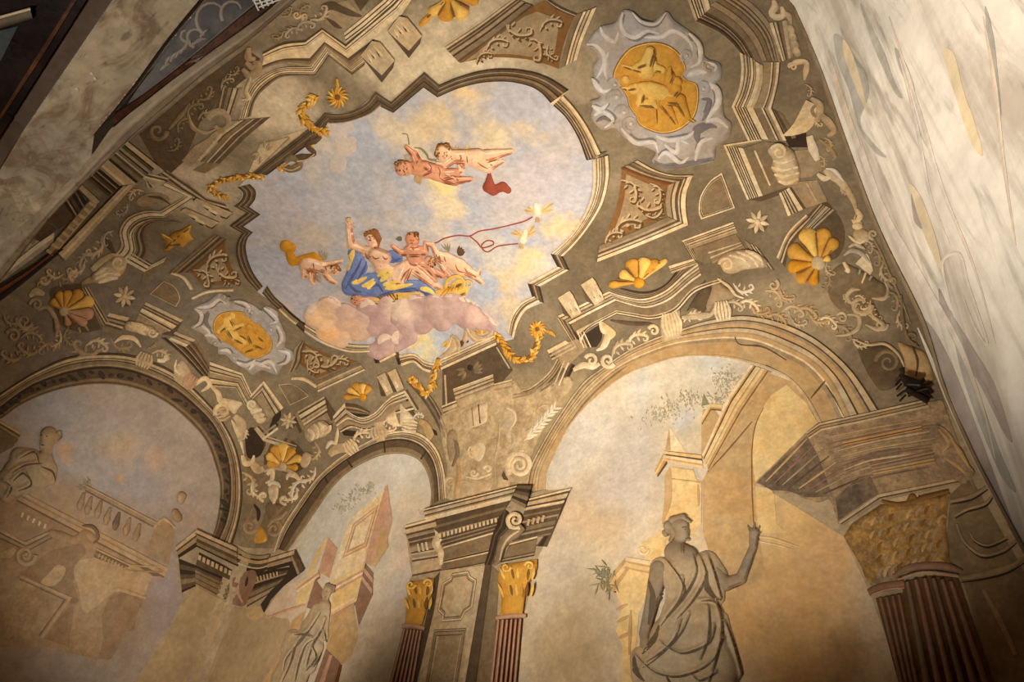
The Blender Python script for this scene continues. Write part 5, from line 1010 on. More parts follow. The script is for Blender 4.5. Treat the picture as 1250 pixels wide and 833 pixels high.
ochain((505,510),'stone consoles and drops over the crown of the middle arch',[('f','pointed_drapery',"470,512 482,500! 488,518 488,492! 506,512 500,520 480,520",'c'),('f','pointed_drapery',"408,540 412,520! 414,530 410,546",'c'),('s',462,528,-15,5,8,'l'),('f','console_block',"456,516! 470,512! 470,538! 460,540!",'l'),('s',500,520,100,4,9,'c'),('o',440,532,-30,14,'c',1),('s',428,546,-35,4,9,'c'),('t',"402,556 412,548 424,546 432,540",[3,6,6,3],'l'),('t',"398,548 404,540 412,544",[1,3,1],'w'),('o',510,508,-20,8,'w',1),('t',"512,514 520,520 526,534 524,526",[3,5,5,1],'t'),('f','dark_slot',"526,524 532,526 534,532 528,530",'u',.003),('f','dark_recess',"488,498! 500,494! 508,508! 498,512!",'d',.003),('o',475,524,10,10,'c',-1)])  # the recess between the consoles is painted shade
ochain((830,380),'carved volutes and consoles on the left shoulder of the right arch',[('v',742,440,9,30,1.4,3,'c',.016,.012),('v',722,440,8,200,1.2,2.6,'c',.014,.012),('t',"700,452 712,446 724,448 732,444",[2,4,4,2],'c'),('o',758,424,-30,16,'l',1),('t',"732,393 736,404 744,410 736,424 728,428",[1,3,2,4,1],'c'),('f','cream_shield',"733,392 752,406 742,418 732,426 738,408",'s',.012),('o',778,412,-20,15,'c',1),('v',798,404,7,200,1.2,2.4,'c',.016,.012),('f','console_block',"806,390! 830,378! 832,412! 808,418!",'l',.014),('s',820,396,-12,6,14,'c'),('o',846,386,-15,13,'c',1),('s',882,380,-8,5,12,'c'),('t',"832,388 850,386 868,384 872,376",[2,4,4,1],'l')])
ochain((930,360),'faded stone foliage above the crown of the right arch',[('f','dark_niche',"850,360 862,348 870,354 866,370 858,382 846,376 838,380",'d',.003),('f','cream_lozenge',"872,342 884,350 900,360 886,368 872,372 864,380 862,368 868,356",'m',.006),('t',"876,340 890,350 898,360 908,364",[1,2,2,1],'c'),('o',908,353,10,14,'w',-1),('o',896,372,5,14,'l',1),('o',916,372,20,15,'c',1),('o',928,380,15,14,'t',-1),('o',970,378,10,15,'l',1),('o',1000,390,15,15,'t',-1),('o',950,388,20,14,'t',1),('o',975,394,20,12,'l',-1),('o',948,362,45,15,'l',1),('v',944,348,7,300,1.1,2.2,'l',.012,.01),('o',960,362,30,12,'l',-1),('o',985,380,10,16,'t',1),('o',1012,392,20,14,'c',1),('t',"1034,384 1048,386 1048,400 1036,408 1020,410",[1,3,3,2,1],'l')])
ochain((1052,370),'stone flower head in a faded scroll at the right corner of the vault',[('f','scroll_ground',"1010,340 1030,322 1060,336 1082,350 1080,364 1066,368 1076,392 1064,404 1050,392 1030,382 1014,366",'o',.004),('v',1051,372,13,0,.9,4,'l',.014,.01,.4),('o',1050,364,20,9,'c',1),('o',1058,374,140,9,'c',1),('o',1046,378,260,9,'c',1),('o',1068,384,60,12,'l',-1),('o',1036,366,200,10,'l',1),('t',"1064,364 1080,364 1084,354 1080,344",[1,3,2,1],'l'),('t',"1060,384 1078,396 1072,402 1056,396",[1,3,3,1],'l'),('t',"1040,372 1034,362 1040,354 1050,354",[1,3,3,1],'l')])
ochain((1100,440),'dark scroll panel and ochre drapery behind the iron lamp bracket',[('f','dark_scroll_panel',"1042,413! 1056,420 1076,420 1092,428 1104,446 1102,462 1090,474 1074,476 1056,450",'d',.004),('v',1084,442,15,180,1.6,3,'o',.012,.007),('t',"1042,414 1060,421 1080,420 1096,432 1104,448",[1,1.8,2,2,1],'l'),('f','ochre_drapery',"1096,418 1108,422 1128,430 1136,446 1138,464 1120,470 1106,458 1104,440",'t',.008),('t',"1112,420 1120,440 1118,460",[1,2,1],'n'),('v',1114,412,9,60,1.2,2.4,'o',.012,.008),('t',"1100,360 1102,390 1108,412 1122,424",[1,2.4,2.4,1],'o')])
# pendentive under the gold shell
pn=ochain((335,610),'carved mask, acanthus wings and volutes in the pendentive under the small gold shell',[('f','pendentive_ground',"300,566 318,574 350,576 376,588 360,616 344,644 336,668 300,666 292,650 297,620 297,590",'o',.003),
 ('t',"322,576 334,572 350,574 364,580",[1,2.5,2.5,1],'l'),('t',"326,580 332,574 332,586 324,590",[2,3,3,1],'c'),('t',"350,586 352,580 362,582 366,590",[1,3,3,1],'c'),('o',306,590,70,16,'l',1),('o',312,600,60,13,'c',-1),('o',362,596,130,16,'w',-1),('o',356,606,140,13,'c',1),('o',378,582,140,13,'c',1),
 ('v',322,606,6,90,1.1,2.2,'c',.016,.012),('v',347,610,6,60,1.1,2.2,'c',.016,.012),('f','vase_body',"322,616 334,614 346,618 340,628 332,638 326,628",'o',.012),('t',"310,616 316,626 314,640",[1,3,1],'u'),('v',305,643,10,300,1.5,3,'m',.014,.008),('v',334,646,11,240,1.5,3,'m',.014,.008),('t',"350,624 342,632 332,636 326,644",[1,2.5,2.5,1],'m'),('f','gold_palmette',"318,642 324,650 326,660 316,664 308,660 312,650",'y',.01),('f','flower_drop',"372,552 380,556 378,566 372,572 366,566",'l',.012),('o',386,552,100,12,'l',1),('o',373,560,80,8,'c',-1)])
body(pn,'mask_face',"334,598,7,334,606,6;334,610,4,334,614,2",'c',.8,1.5,h0=.012); face(pn,334,602,7,0)
Geo().tube("328,594 332,590 340,592 342,596",[2,3,3,1],.016,.02,'w').build(pn,'mask_hair')
mat('cartouche_plaster',(196,170,128),(172,146,108),var=.16,sc=5)
# centre cartouche over the pier
ct=ochain((583,540),'pale triglyph cornice and cartouche on the wall above the centre pier',[('f','cartouche_ground',"540,506 600,470 626,464 640,478 672,466 694,460 700,470 676,500 660,530 646,566 641,597 548,610 546,570 538,530",'cartouche_plaster',.003),
 ('f','triglyph_block',"567,502! 595,490! 594,514 584,520 574,523!",'c',.012),('f','cornice_face',"556,488! 602,471! 604,486! 597,484! 562,500!",'l',.006),('t',"576,498 578,520",[1,1.2],'m'),('t',"584,494 586,517",[1,1.2],'d'),('f','shield',"575,546 582,540 592,542 591,556 584,564 577,558",'c',.012),('v',578,577,5,0,1.2,2,'c',.012,.008),('v',595,573,5,180,1.2,2,'c',.012,.008),('t',"568,582 583,584 600,578",[1,2,1],'c'),('f','faded_acanthus',"612,500 620,494 630,500 632,514 626,530 630,544 618,540 612,524 608,512",'l',.006),('t',"606,594 604,566 609,536 610,516",[1,1.6,1.6,1],'l'),('t',"618,498 628,504 628,516 622,524",[1,1.8,1.6,.8],'c'),('o',624,536,80,14,'l',1),('o',646,520,-60,12,'l',-1),('o',660,500,-50,12,'l',1),('o',590,590,0,12,'l',1),('o',566,590,180,11,'l',-1),('o',584,552,90,9,'c',1),('o',574,552,90,9,'c',-1),('v',634,568,16,200,2.0,3.4,'c',.014,.01),('t',"640,550 628,554 620,566 622,580",[1,3,4,3],'c'),('f','dark_hollow',"612,566 618,560 620,580 632,590 616,590 610,580",'d',.004),
 ('f','side_console',"546,530 552,524 558,530 558,550 550,564 546,550",'m',.01),('t',"548,534 556,540 558,556 552,570",[1,3,3,1],'o'),('v',550,588,7,90,1.5,2.6,'l',.012,.01),('f','frieze_panel',"552,590! 600,578! 602,600! 556,610!",'l',.005),('t',"558,558 560,580 556,604",[2,3,2],'t')])
band(ct,'upper_cornice',"553,475! 602,457!","556,488! 603,470!",'c1 l2 d1 l2 d1 m1 l2',False); band(ct,'left_step',"539,496! 557,489!","542,507! 560,499!",'c1 d1 l2 d1 l1',False); band(ct,'right_step',"603,469! 625,463!","603,480! 625,476!",'c1 d1 l2 d1 m1 d1 l1',False)
band(ct,'dark_fillet',"563,497! 597,483!","565,502! 598,488!",'d2 l1 d1',False); band(ct,'dark_fillet',"549,514! 566,506!","552,524! 568,515!",'d2 l1 d2 m1',False); band(ct,'dark_fillet',"598,495! 620,487!","600,508! 622,500!",'d2 l1 d3 l2 d2',False)
band(ct,'hollow_cornice',"626,478! 645,474 660,464 672,452 680,438","624,498! 652,490 672,476 684,462 696,444",'l2 d1 m2 d1 m2 d2 o3 d2 o2')
for i in range(9):
    x,y=642+i*4.2,536-i*4.6; g=Geo(); g.leaf(x,y,-70+rnd.uniform(-10,10),11,1.8,'w',.01,.008); g.leaf(x,y,-10+rnd.uniform(-10,10),11,1.8,'W',.01,.008); g.build(ct,'laurel_leaf')
Geo().tube("640,538 660,518 678,496",1,.008,.008,'w').build(ct,'laurel_stem')
# ---------------------------------------------------------------- left pier capital
PR='l1 d1 m1 d1 o1 d2 m1 u1 o2 d1'
pc=thing('pier_entablature',(280,690),'dark weathered entablature wrapping the room corner between left and middle arches','entablature')
band(pc,'front_cornice',"240,647! 289,669","240,668! 290,692",'l2@.06 d1@.05 m2@.055 d2@.04 o2@.04 u1@.03',False); band(pc,'left_cornice',"214,668! 240,647","218,682! 240,668",'l2@.05 d1@.045 m2@.045 u2@.03',False)
band(pc,'curved_cornice',"289,669 302,676 316,679 329,677","290,694 304,698 316,699 326,696",'m2@.03 d1 t2@.03 d2 l1@.02 u2'); band(pc,'right_cornice',"328,682! 360,672","326,698! 356,690",'l2@.05 d1@.04 m2@.04 u2@.03',False); band(pc,'right_end',"360,672! 371,696","352,688! 358,706",'d2@.04 m1@.04 u2@.03',False)
band(pc,'dentil_ground',"243,675! 283,696","239,690! 280,708",'u1@.02 d3@.02',False)
for i in range(8): t=i/7; x,y=244+t*37,680+t*18.5; fill(pc,'dentil',"%g,%g! %g,%g! %g,%g! %g,%g!"%(x-1.6,y-2.6,x+1.8,y-1,x+.6,y+5,x-2.6,y+3.4),'l',.035)
band(pc,'front_architrave',"238,690! 280,708","239,716! 281,739",'u2 d2 o2 d1 o3 d1 o3 d1 m2',False); band(pc,'left_return',"218,682! 238,690","222,724! 239,716",'u2 d2 u2 d2 o2 d2 u1',False)
fill(pc,'worn_patch',"284,706! 308,696 314,704 306,724 298,740 282,738!",'q',.012); Geo().tube("292,708 290,722 296,736",[1,2.4,1],.008,.012,'p').tube("302,704 300,716",[1,2,1],.006,.012,'u').build(pc,'worn_carving')
band(pc,'right_architrave',"308,700! 356,692","301,742! 345,716",'u2 d2 m1 u2 d1 o2 d1 m2 d1',False); fill(pc,'right_underside',"356,690! 371,697! 346,716! 330,733! 322,748! 318,738! 330,722! 345,708!",'u',.02)
for i in range(7): Geo().tube([(314+i*4,704-i*1.0),(315+i*4,710-i*1.0)],1.1,.012,.012,'l').build(pc,'dentil')
fill(pc,'ochre_patch',"302,742! 318,738! 324,752! 312,757 302,754",'y',.006) if 0 else fill(pc,'ochre_patch',"302,742! 318,740! 324,752! 312,757 302,754",'t',.006)
# ---------------------------------------------------------------- centre pier
cp=thing('pier_entablature',(580,640),'olive entablature with dentils and a scroll console crowning the centre pier','entablature')
band(cp,'crowning_cornice',"517,622! 631,593","520,637! 623,611",'c1@.10 d1@.09 l2@.09 d1@.08 m1@.08 c3@.075',False)
band(cp,'right_return',"631,593! 649,593","623,611! 641,621",'d1@.09 u1@.08 d1@.08 o1@.07 u1@.06 o1@.06',False)
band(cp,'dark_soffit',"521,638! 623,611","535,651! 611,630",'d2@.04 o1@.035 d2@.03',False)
band(cp,'dentil_ground',"535,651! 609,631","536,660! 607,640",'m1@.03 d4@.03',False)
for i in range(15): t=i/14; x,y=537+t*68,652-t*19; fill(cp,'dentil',"%g,%g! %g,%g! %g,%g! %g,%g!"%(x-1.4,y,x+1.6,y-.8,x+1.8,y+4.6,x-1.2,y+5.4),'c',.045)
band(cp,'bed_mould',"536,660! 607,640","541,668! 602,650",'m1@.03 d2@.025 m1 d2',False); band(cp,'frieze',"541,668! 602,650","541,686! 597,673",'c1@.02 o8@.016 m1',False); band(cp,'architrave',"541,685! 597,672","538,698! 592,688",'u1@.02 c1@.024 o6@.014 d1',False)
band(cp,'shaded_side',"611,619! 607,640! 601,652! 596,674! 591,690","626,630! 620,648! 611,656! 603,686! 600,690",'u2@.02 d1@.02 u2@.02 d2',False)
band(cp,'left_wing_cornice',"494,642! 531,632","497,657! 534,648",'c1@.05 d1@.045 l2@.045 d1@.03 m1',False); band(cp,'left_wing_frieze',"498,658! 534,649","503,682! 540,676",'d2 m1 d2 o1 m3 d1 l1 m2',False); band(cp,'left_wing_architrave',"503,682! 540,676","503,704! 538,697",'l1 d1 l7@.008 d1',False)
for i in range(3): Geo().tube([(510+i*5,664-i),(512+i*5,674-i)],1.4,.014,.012,'c').build(cp,'dentil')
Geo().tube("531,642 536,654 532,664 538,674 538,690",[2,5,5,4,2],.02,.012,'c').spiral(534,658,4,0,1.1,1.8,'c',.014,.03).build(cp,'left_console')
band(cp,'right_wing_cornice',"646,609! 697,596","642,622! 688,614",'c1@.05 d1@.045 l2@.045 d1@.03 c1@.04',False); band(cp,'right_wing_frieze',"640,624! 687,615","624,664! 672,653",'d2 o1 d2 m1 d2 o2 d1 m1 d2 o1',False); band(cp,'right_wing_end',"697,596! 690,616! 668,668","687,615! 680,634! 654,667",'d2 u2 d1',False)
band(cp,'right_wing_architrave',"622,664! 656,655","611,687! 652,679",'c1 d1 o8@.01 d1 m1 u1',False)
for i in range(4): Geo().tube([(646+i*6,634-i*1.6),(644+i*6,642-i*1.6)],1.8,.014,.012,'l').build(cp,'dentil')
Geo().spiral(629,635,11,60,1.6,3.2,'c',.02,.05).build(cp,'scroll_volute'); Geo().tube("637,642 628,650 618,658 612,668 608,684 602,690",[6,8,6,5,4,2],.03,.04,'o').build(cp,'scroll_stem'); Geo().tube("634,648 622,656 614,668 610,684",[1,1.6,1.6,1],.01,.066,'l').build(cp,'light_edge')
ps=thing('pilaster',(555,770),'olive-grey pilaster with two sunk panels at the centre pier','pilaster')
fill(ps,'pilaster_shaft',"538,697! 592,690! 567,838! 508,838! 530,746!",'l',.03); 
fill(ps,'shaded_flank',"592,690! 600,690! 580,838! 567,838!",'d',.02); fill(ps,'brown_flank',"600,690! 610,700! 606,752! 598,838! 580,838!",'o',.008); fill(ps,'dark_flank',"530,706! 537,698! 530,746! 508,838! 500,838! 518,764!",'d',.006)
OC="552,700 572,697 574,703 582,708 577,742 568,748 563,758 539,760 540,752 534,746 540,712 550,706"
def ringb(root,name,poly,ins,pr,base):
    c=np.array([p[:2] for p in pts(poly)]); i_=c.mean(0)+(c-c.mean(0))*ins; c=np.vstack([c,c[:1]]); i_=np.vstack([i_,i_[:1]]); band(root,name,[tuple(p) for p in c],[tuple(p) for p in i_],pr,False,base=base)
ringb(ps,'octagon_moulding',OC,.8,'d1 c2 m3 d1',.03); ringb(ps,'panel_moulding',"530,769 569,767 556,850 517,850",.8,'d1 l1 d1 m3 d1',.03)
fill(ps,'panel_field',"536,776! 563,774! 552,838! 524,838!",'m',.032)
def column(at,label,cap,collar,shaft,nfl,tones=('p','q')):
    t=thing('column',at,label,'column','fluted pink columns with gilded capitals')
    q=np.array([p[:2] for p in pts(cap)]); cp_=fill(t,'gilded_capital',cap,'y',.03,.03,8)
    x0,y0=q.min(0); x1,y1=q.max(0); ctr=q.mean(0); g=Geo()
    for i in range(7):
        u=(i+.5)/7; 
        for v,l in ((.15,.22),(.42,.25)):
            xx=x0+(x1-x0)*(u*.8+.1)-(v-.3)*6; yy=y0+(y1-y0)*v; g.leaf(xx,yy+l*(y1-y0),-95+(u-.5)*40,l*(y1-y0)*1.1,2.2,'Yyb'[i%3],.02,.05)
    g.spiral(x0+(x1-x0)*.2,y0+(y1-y0)*.14,6,0,1.2,1.8,'Y',.02,.05).spiral(x0+(x1-x0)*.8,y0+(y1-y0)*.12,6,180,1.2,1.8,'Y',.02,.05)
    g.build(cp_,'acanthus_leaves',kind='stuff')
    Geo().tube(collar,[2.6,3.4,2.6],.03,.02,tones[0]).build(t,'collar')
    (a,b_,c_,d_)=[np.array(p[:2]) for p in pts(shaft)]
    sh=fill(t,'shaft',' '.join('%g,%g!'%tuple(p) for p in (a,b_,c_,d_)),tones[1],.02)
    for i in range(nfl):
        u=(i+.5)/nfl; p=a*(1-u)+b_*u; r_=d_*(1-u)+c_*u; w1=math.dist(a,b_)/nfl*.30; w2=math.dist(c_,d_)/nfl*.30
        Geo().tube([tuple(p),tuple((p+r_)/2),tuple(r_)],[w1,(w1+w2)/2,w2],.02+.05*math.sqrt(max(0,1-(2*u-1)**2)),.02,tones[0],False,12).build(sh,'flute_ridge')
    return t
column((505,770),'pink fluted column with gilded capital left of the centre pilaster',"498,712! 530,706! 528,722 522,738 519,750 515,763! 494,763! 496,748 497,735 499,724","490,765 504,764 518,768","492,768 516,770 505,838 474,838",6)
column((625,755),'pink fluted column with gilded capital right of the centre pilaster',"611,690! 656,683! 655,696 648,708 642,720 640,736 638,750! 610,752! 612,736 610,720 608,706","605,755 624,752 642,752","606,757 638,756 631,838 597,838",6)
# ---------------------------------------------------------------- right pier
mat('worn_entablature',(164,136,102),(140,116,90),var=.2,sc=6,fine=60)
mat('dark_worn',(122,102,82),(98,82,66),var=.2,sc=7)
rp=thing('pier_entablature',(1080,550),'faded broad entablature at the right end of the right arch','entablature')
fill(rp,'faded_mass',"985,528! 1000,518! 1050,508! 1110,496! 1150,488! 1192,600! 1180,583! 1075,605! 1023,640! 1013,611 1000,614 980,608 968,601 955,604 942,600! 940,593! 922,590! 950,562!",'worn_entablature',.01,step=9)
band(rp,'top_moulding',"984,528! 1000,517! 1050,506! 1130,488","988,536! 1003,526! 1052,516! 1134,497",'l2@.02 d1@.014 m2@.016 d1@.012 l2@.014',False)
band(rp,'red_fillet',"1028,538! 1124,518","1030,546! 1126,526",'q1 t2 r1 t1 q1',False,base=.008); band(rp,'dark_fillet',"1062,566! 1138,549","1066,580! 1142,566",'q2 t1 J2 m2 J1 t2 q1 t2',False,base=.008)
fill(rp,'stain',"1055,556 1075,550 1100,548 1090,562 1066,566 1056,564",'dark_worn',.012,h0=.009); fill(rp,'underside',"924,589! 985,532! 1000,560! 1016,606! 985,607 962,600 942,599!",'dark_worn',.012,h0=.009)
for i in range(8): Geo().tube([(935+i*10,588+i*2.2),(985+i*9,536+i*7)],[.6,1.4,.6],.004,.013,'tqmd'[i%4]).build(rp,'brush_line')
band(rp,'architrave_edge',"1023,638! 1072,604! 1180,582","1030,642! 1076,612! 1180,590",'l2@.02 d1@.014 m2@.014',False); fill(rp,'pale_block',"1074,607! 1120,599! 1122,612! 1080,616!",'l',.012)
fill(rp,'left_face',"1023,636! 1072,602! 1062,580! 1046,584! 1020,608!",'dark_worn',.012,h0=.009)
for i in range(16):
    y=536+i*4; Geo().tube([(1004+i*1.5+rnd.uniform(0,14),y-2+rnd.uniform(-1,1)),(1070+rnd.uniform(-10,10),y-14),(1118+rnd.uniform(0,24),y-25)],[.5,rnd.uniform(.8,1.6),.5],.0015,.0115,'tmqJlm'[i%6]).build(rp,'brush_line')
fill(rp,'scroll_patch',"1142,520 1160,530 1176,560 1190,578 1178,588 1160,584 1150,566 1144,552",'worn_entablature',.02); 
for s_ in ("1146,524 1158,540 1150,552","1154,560 1168,568 1180,580","1160,534 1172,552 1184,572"): Geo().tube(s_,[1,3.4,1],.012,.018,'t').build(rp,'scroll_carving')
mat('faded_gilding',(164,124,66),(146,114,70),var=.25,sc=9,fine=50)
rc=thing('column',(1130,700),'broad dark fluted column with faded gilded capital at the lower right','column','fluted pink columns with gilded capitals')
fill(rc,'gilded_capital',"1040,640! 1075,617! 1160,602! 1155,640 1158,670 1160,690! 1130,690 1095,700! 1085,692 1062,712 1050,690 1030,656!",'faded_gilding',.016,.01,10)
g=Geo()
for r_ in range(5):
    for c_ in range(9):
        u=(c_+.5+.5*(r_%2))/9.5; x=1050+u*104-(r_-1)*1.0+(1-u)*r_*6; y=632+r_*15-u*14+(1-u)*8
        if x<1158: g.tube([(x-4,y+8),(x-2,y-1),(x+3,y-5),(x+6,y-2)],[1.2,3,2.4,.8],.012,.018,'jtjb'[(c_+r_)%4]).leaf(x,y+8,-100,11,1.5,'tjb'[(c_+r_)%3],.01,.016)
g.build(rc,'acanthus_leaves',kind='stuff'); Geo().tube("1076,612 1100,616 1128,608 1158,600",[2,3,3,2],.014,.02,'b').tube("1108,614 1114,606 1118,612",[2,4,2],.014,.02,'b').build(rc,'capital_abacus')
Geo().tube("1092,704 1104,695 1128,691 1156,692 1175,699",[3,5,5,5,3],.03,.02,'q').tube("1096,708 1128,699 1170,704",[1,1.4,1],.01,.05,'p').build(rc,'collar')
sh=fill(rc,'shaft',"1100,712! 1134,704 1170,707! 1215,838! 1124,838!",'n',.02)
for i in range(6):
    u=(i+.6)/6.4; a_=np.array([1101+u*68,712-6*math.sin(u*3.1)]); b_=np.array([1124+u*91,838]); Geo().tube([tuple(a_),tuple((a_+b_)/2),tuple(b_)],[3.2,4.2,5.2],.02+.06*math.sqrt(max(0,1-(2*u-1)**2)),.02,'q' if i%3 else 'J',False,12).tube([tuple(a_+[5,2]),tuple((a_+b_)/2+[6,0]),tuple(b_+[7,0])],[.8,1,1.4],.004,.02,'r',False,12).build(sh,'flute_ridge')
rc2=thing('column',(1090,770),'narrow fluted column half hidden at the left of the broad right column','column','fluted pink columns with gilded capitals')
Geo().tube("1060,724 1074,718 1104,713",[4,6,5],.03,.012,'q').tube("1064,726 1084,720 1104,718",[1,1.4,1],.01,.04,'p').build(rc2,'collar')
sh2=fill(rc2,'shaft',"1069,731! 1104,724! 1126,838! 1098,838!",'n',.012); fill(rc2,'neck_patch',"1060,690 1084,694 1100,704 1102,712 1066,718",'worn_entablature',.01)
for i in range(4): u=(i+.6)/4.4; a_=np.array([1070+u*33,731-u*6]); b_=np.array([1098+u*26,838]); Geo().tube([tuple(a_),tuple(b_)],[2.2,2.8],.03,.012,'q',False,12).tube([tuple(a_+[3,1]),tuple(b_+[4,0])],[.8,1.1],.004,.012,'r',False,12).build(sh2,'flute_ridge')
fill(None,'olive_end_wall',"1160,604! 1182,584! 1195,600! 1262,720! 1262,838! 1213,838! 1176,712! 1160,690! 1156,650!",'o',.004,step=10,lab='dark olive painted wall strip right of the broad column in the lower right corner',cat='painting')
hp=thing('hexagon_panel',(1200,650),'faded hexagonal panel moulding right of the broad column','panel')
for s_,r_ in (("1168,640 1172,652 1180,665 1200,678 1225,672 1240,660",2.2),("1184,650 1190,660 1206,666 1230,656",1.6),("1165,630 1180,622 1204,614 1214,598",2.2),("1172,706 1200,702 1230,694 1250,682",4.4),("1160,612 1186,606 1205,594",3)): Geo().tube(s_,[r_*.6,r_,r_*.6],.012,.006,'m').build(hp,'panel_moulding'); Geo().tube(' '.join('%g,%g'%(p[0]+1,p[1]+r_+1) for p in pts(s_)),[.6,1.3,.6],.003,.006,'u').build(hp,'dark_line')  # painted shadow line below each moulding
Geo().tube("1200,720 1222,760 1240,800",[2,4,3],.008,.006,'m').build(hp,'light_strip')
# ---------------------------------------------------------------- black iron lamp bracket
ir=thing('lamp_bracket',(1115,475),'black iron lamp bracket with short prongs on the right corner of the fresco','lamp')
fill(ir,'cover_plate',"1097,458! 1103,457! 1120,463! 1130,464! 1124,474! 1104,472!",'black_iron',.12,.02,5,h0=.08); Geo().tube("1106,474 1134,490",4.5,.05,.08,'black_iron',False).build(ir,'arm'); Geo().tube("1108,482 1132,474 1138,480",3.2,.05,.07,'black_iron').build(ir,'arm'); Geo().tube("1120,470 1128,462",2,.04,.08,'black_iron').build(ir,'arm')
for i,(x,y,dx,dy) in enumerate(((1099,463,-6,8),(1101,468,-7,8),(1104,477,-9,7),(1106,482,-8,8),(1130,478,9,8),(1128,472,8,3),(1100,460,5,5),(1128,480,11,6))): Geo().tube([(x,y),(x+dx,y+dy)],1.3,.03,.07,'black_iron',False).build(ir,'prong')
# ---------------------------------------------------------------- painted ruins, right arch
tw=thing('painted_obelisk_tower',(835,590),'straw-yellow obelisk tower behind the right statue','tower')
fill(tw,'obelisk_side',"817,521! 812,550! 819,550!",'t',.008); fill(tw,'obelisk_light',"817,521! 838,553! 819,550!",'c',.008)  # shaded and lit obelisk faces painted in two tones
band(tw,'cornice',"811,551! 856,556","808,562! 858,571",'s2@.02 d1@.01 c2@.018 t1 s1@.012',False); band(tw,'cornice_return',"799,575! 811,551","803,583! 815,566",'t1@.014 s1@.016 t1 d1',False)
fill(tw,'shaft',"818,570! 846,574! 850,586! 856,588! 856,640! 836,660 812,660 804,650! 812,632 818,606",'s',.01); fill(tw,'shaded_edge',"812,580 819,572 820,610 813,632 808,640 811,610",'t',.012); Geo().tube("820,585 854,589",1,.005,.012,'t').tube("852,592 853,618",[.8,1.6,.8],.005,.012,'t').build(tw,'trim_line')
fill(tw,'scroll_base',"812,630 808,645 797,655 784,662 782,676 800,684 812,668",'s',.008); Geo().spiral(785,671,7,0,1.1,1.8,'c',.008,.012).build(tw,'volute')
pdw=thing('painted_pedestal',(775,720),'straw-yellow ruined pedestal with hanging weeds left of the right statue','pedestal')
fill(pdw,'pedestal_body',"764,680! 800,686! 792,722! 780,750! 772,838! 758,838! 760,790! 752,770! 758,745! 752,722! 732,720! 748,700!",'s',.008); band(pdw,'cornice',"764,680! 802,687","762,694! 798,702",'c2@.014 t1 s2 t1',False); band(pdw,'side_cornice',"764,680! 731,720","770,696! 752,724",'t2 s1 n1 t2 n1',False)
for q in ("753,760 768,752","755,780 770,772","752,745 766,738","770,745 768,800"): Geo().tube(q,[1,2.4,1],.006,.01,'t').build(pdw,'stone_joint')
g=Geo()
for i in range(40): x,y=rnd.uniform(730,752),rnd.uniform(690,720); g.leaf(x,y,rnd.uniform(60,130) if i%3 else rnd.uniform(150,240),rnd.uniform(7,18),.9,'v',.005,.012)
g.build(None,'hanging_weeds',lab='grey-green weeds hanging off the straw-yellow pedestal',cat='plant')
rw=thing('painted_ruined_gable',(890,520),'ochre ruined gable with a steep cornice inside the right arch','ruin')
fill(rw,'tan_wall',"938,456! 966,466! 985,489! 998,515! 985,528! 924,590! 918,602! 926,650! 930,700 900,720 870,690! 858,650! 857,588! 872,560! 905,510!",'t',.005,step=9)
fill(rw,'opening_sky',"922,588! 918,548 926,510 940,485 960,470! 984,492! 998,516! 985,527! 950,562!",'s',.0075)
band(rw,'raking_cornice',"916,445! 888,486! 857,556!","942,454! 908,504! 866,576!",'c2@.012 t1 d1@.005 s2@.012 c1 t1 s2 t2@.008 b1@.005 t2',False)
Geo().tube("932,498 922,520 918,550 918,600 920,640",[.4,.7,.7,.7,.4],.002,.008,'b').build(rw,'arch_line'); Geo().tube("864,576 890,548 918,515",[.6,1,.6],.003,.008,'b').build(rw,'arch_line')
fill(rw,'left_jamb_wall',"858,500! 872,500! 880,512! 862,545! 856,556! 856,520!",'t',.006); band(rw,'small_cornice',"854,513! 866,493! 882,494","857,519! 868,501! 880,502",'s2@.012 t1 b1',False); fill(rw,'small_spire',"859,481! 856,496! 866,494!",'v',.008)
fill(rw,'pale_niche',"922,594! 940,596! 945,604! 948,640! 962,650! 926,652!",'s',.006)
mat('faded_leaf',(168,157,130),(150,140,114),var=.12,sc=6)
def weeds(lab,spots,n,ang,ln=6,tn='v'):
    g=Geo()
    for i in range(n): x,y,r_=spots[i%len(spots)]; g.leaf(x+rnd.gauss(0,r_),y+rnd.gauss(0,r_*.7),ang+rnd.uniform(-60,60),rnd.uniform(.4,1)*ln,rnd.uniform(.5,.9),tn,.001,.004)
    g.build(None,'painted_foliage',lab=lab,cat='plant')
weeds('faded green foliage along the raking cornice in the right arch',[(885,478,9),(872,490,7),(898,466,7),(884,460,8)],190,-120,5,'faded_leaf')
weeds('very faded tree foliage in the pale sky of the right arch',[(820,500,12),(840,488,8),(800,512,8)],190,-90,5,'faded_leaf')
Geo().tube("922,655 945,658 975,668",[1,1.6,.6],.005,.006,'s').tube("922,660 950,666 970,672",[.6,1,.4],.005,.006,'c').build(None,'painted_rays',lab='pale streaks right of the statue\'s raised hand',cat='streak')
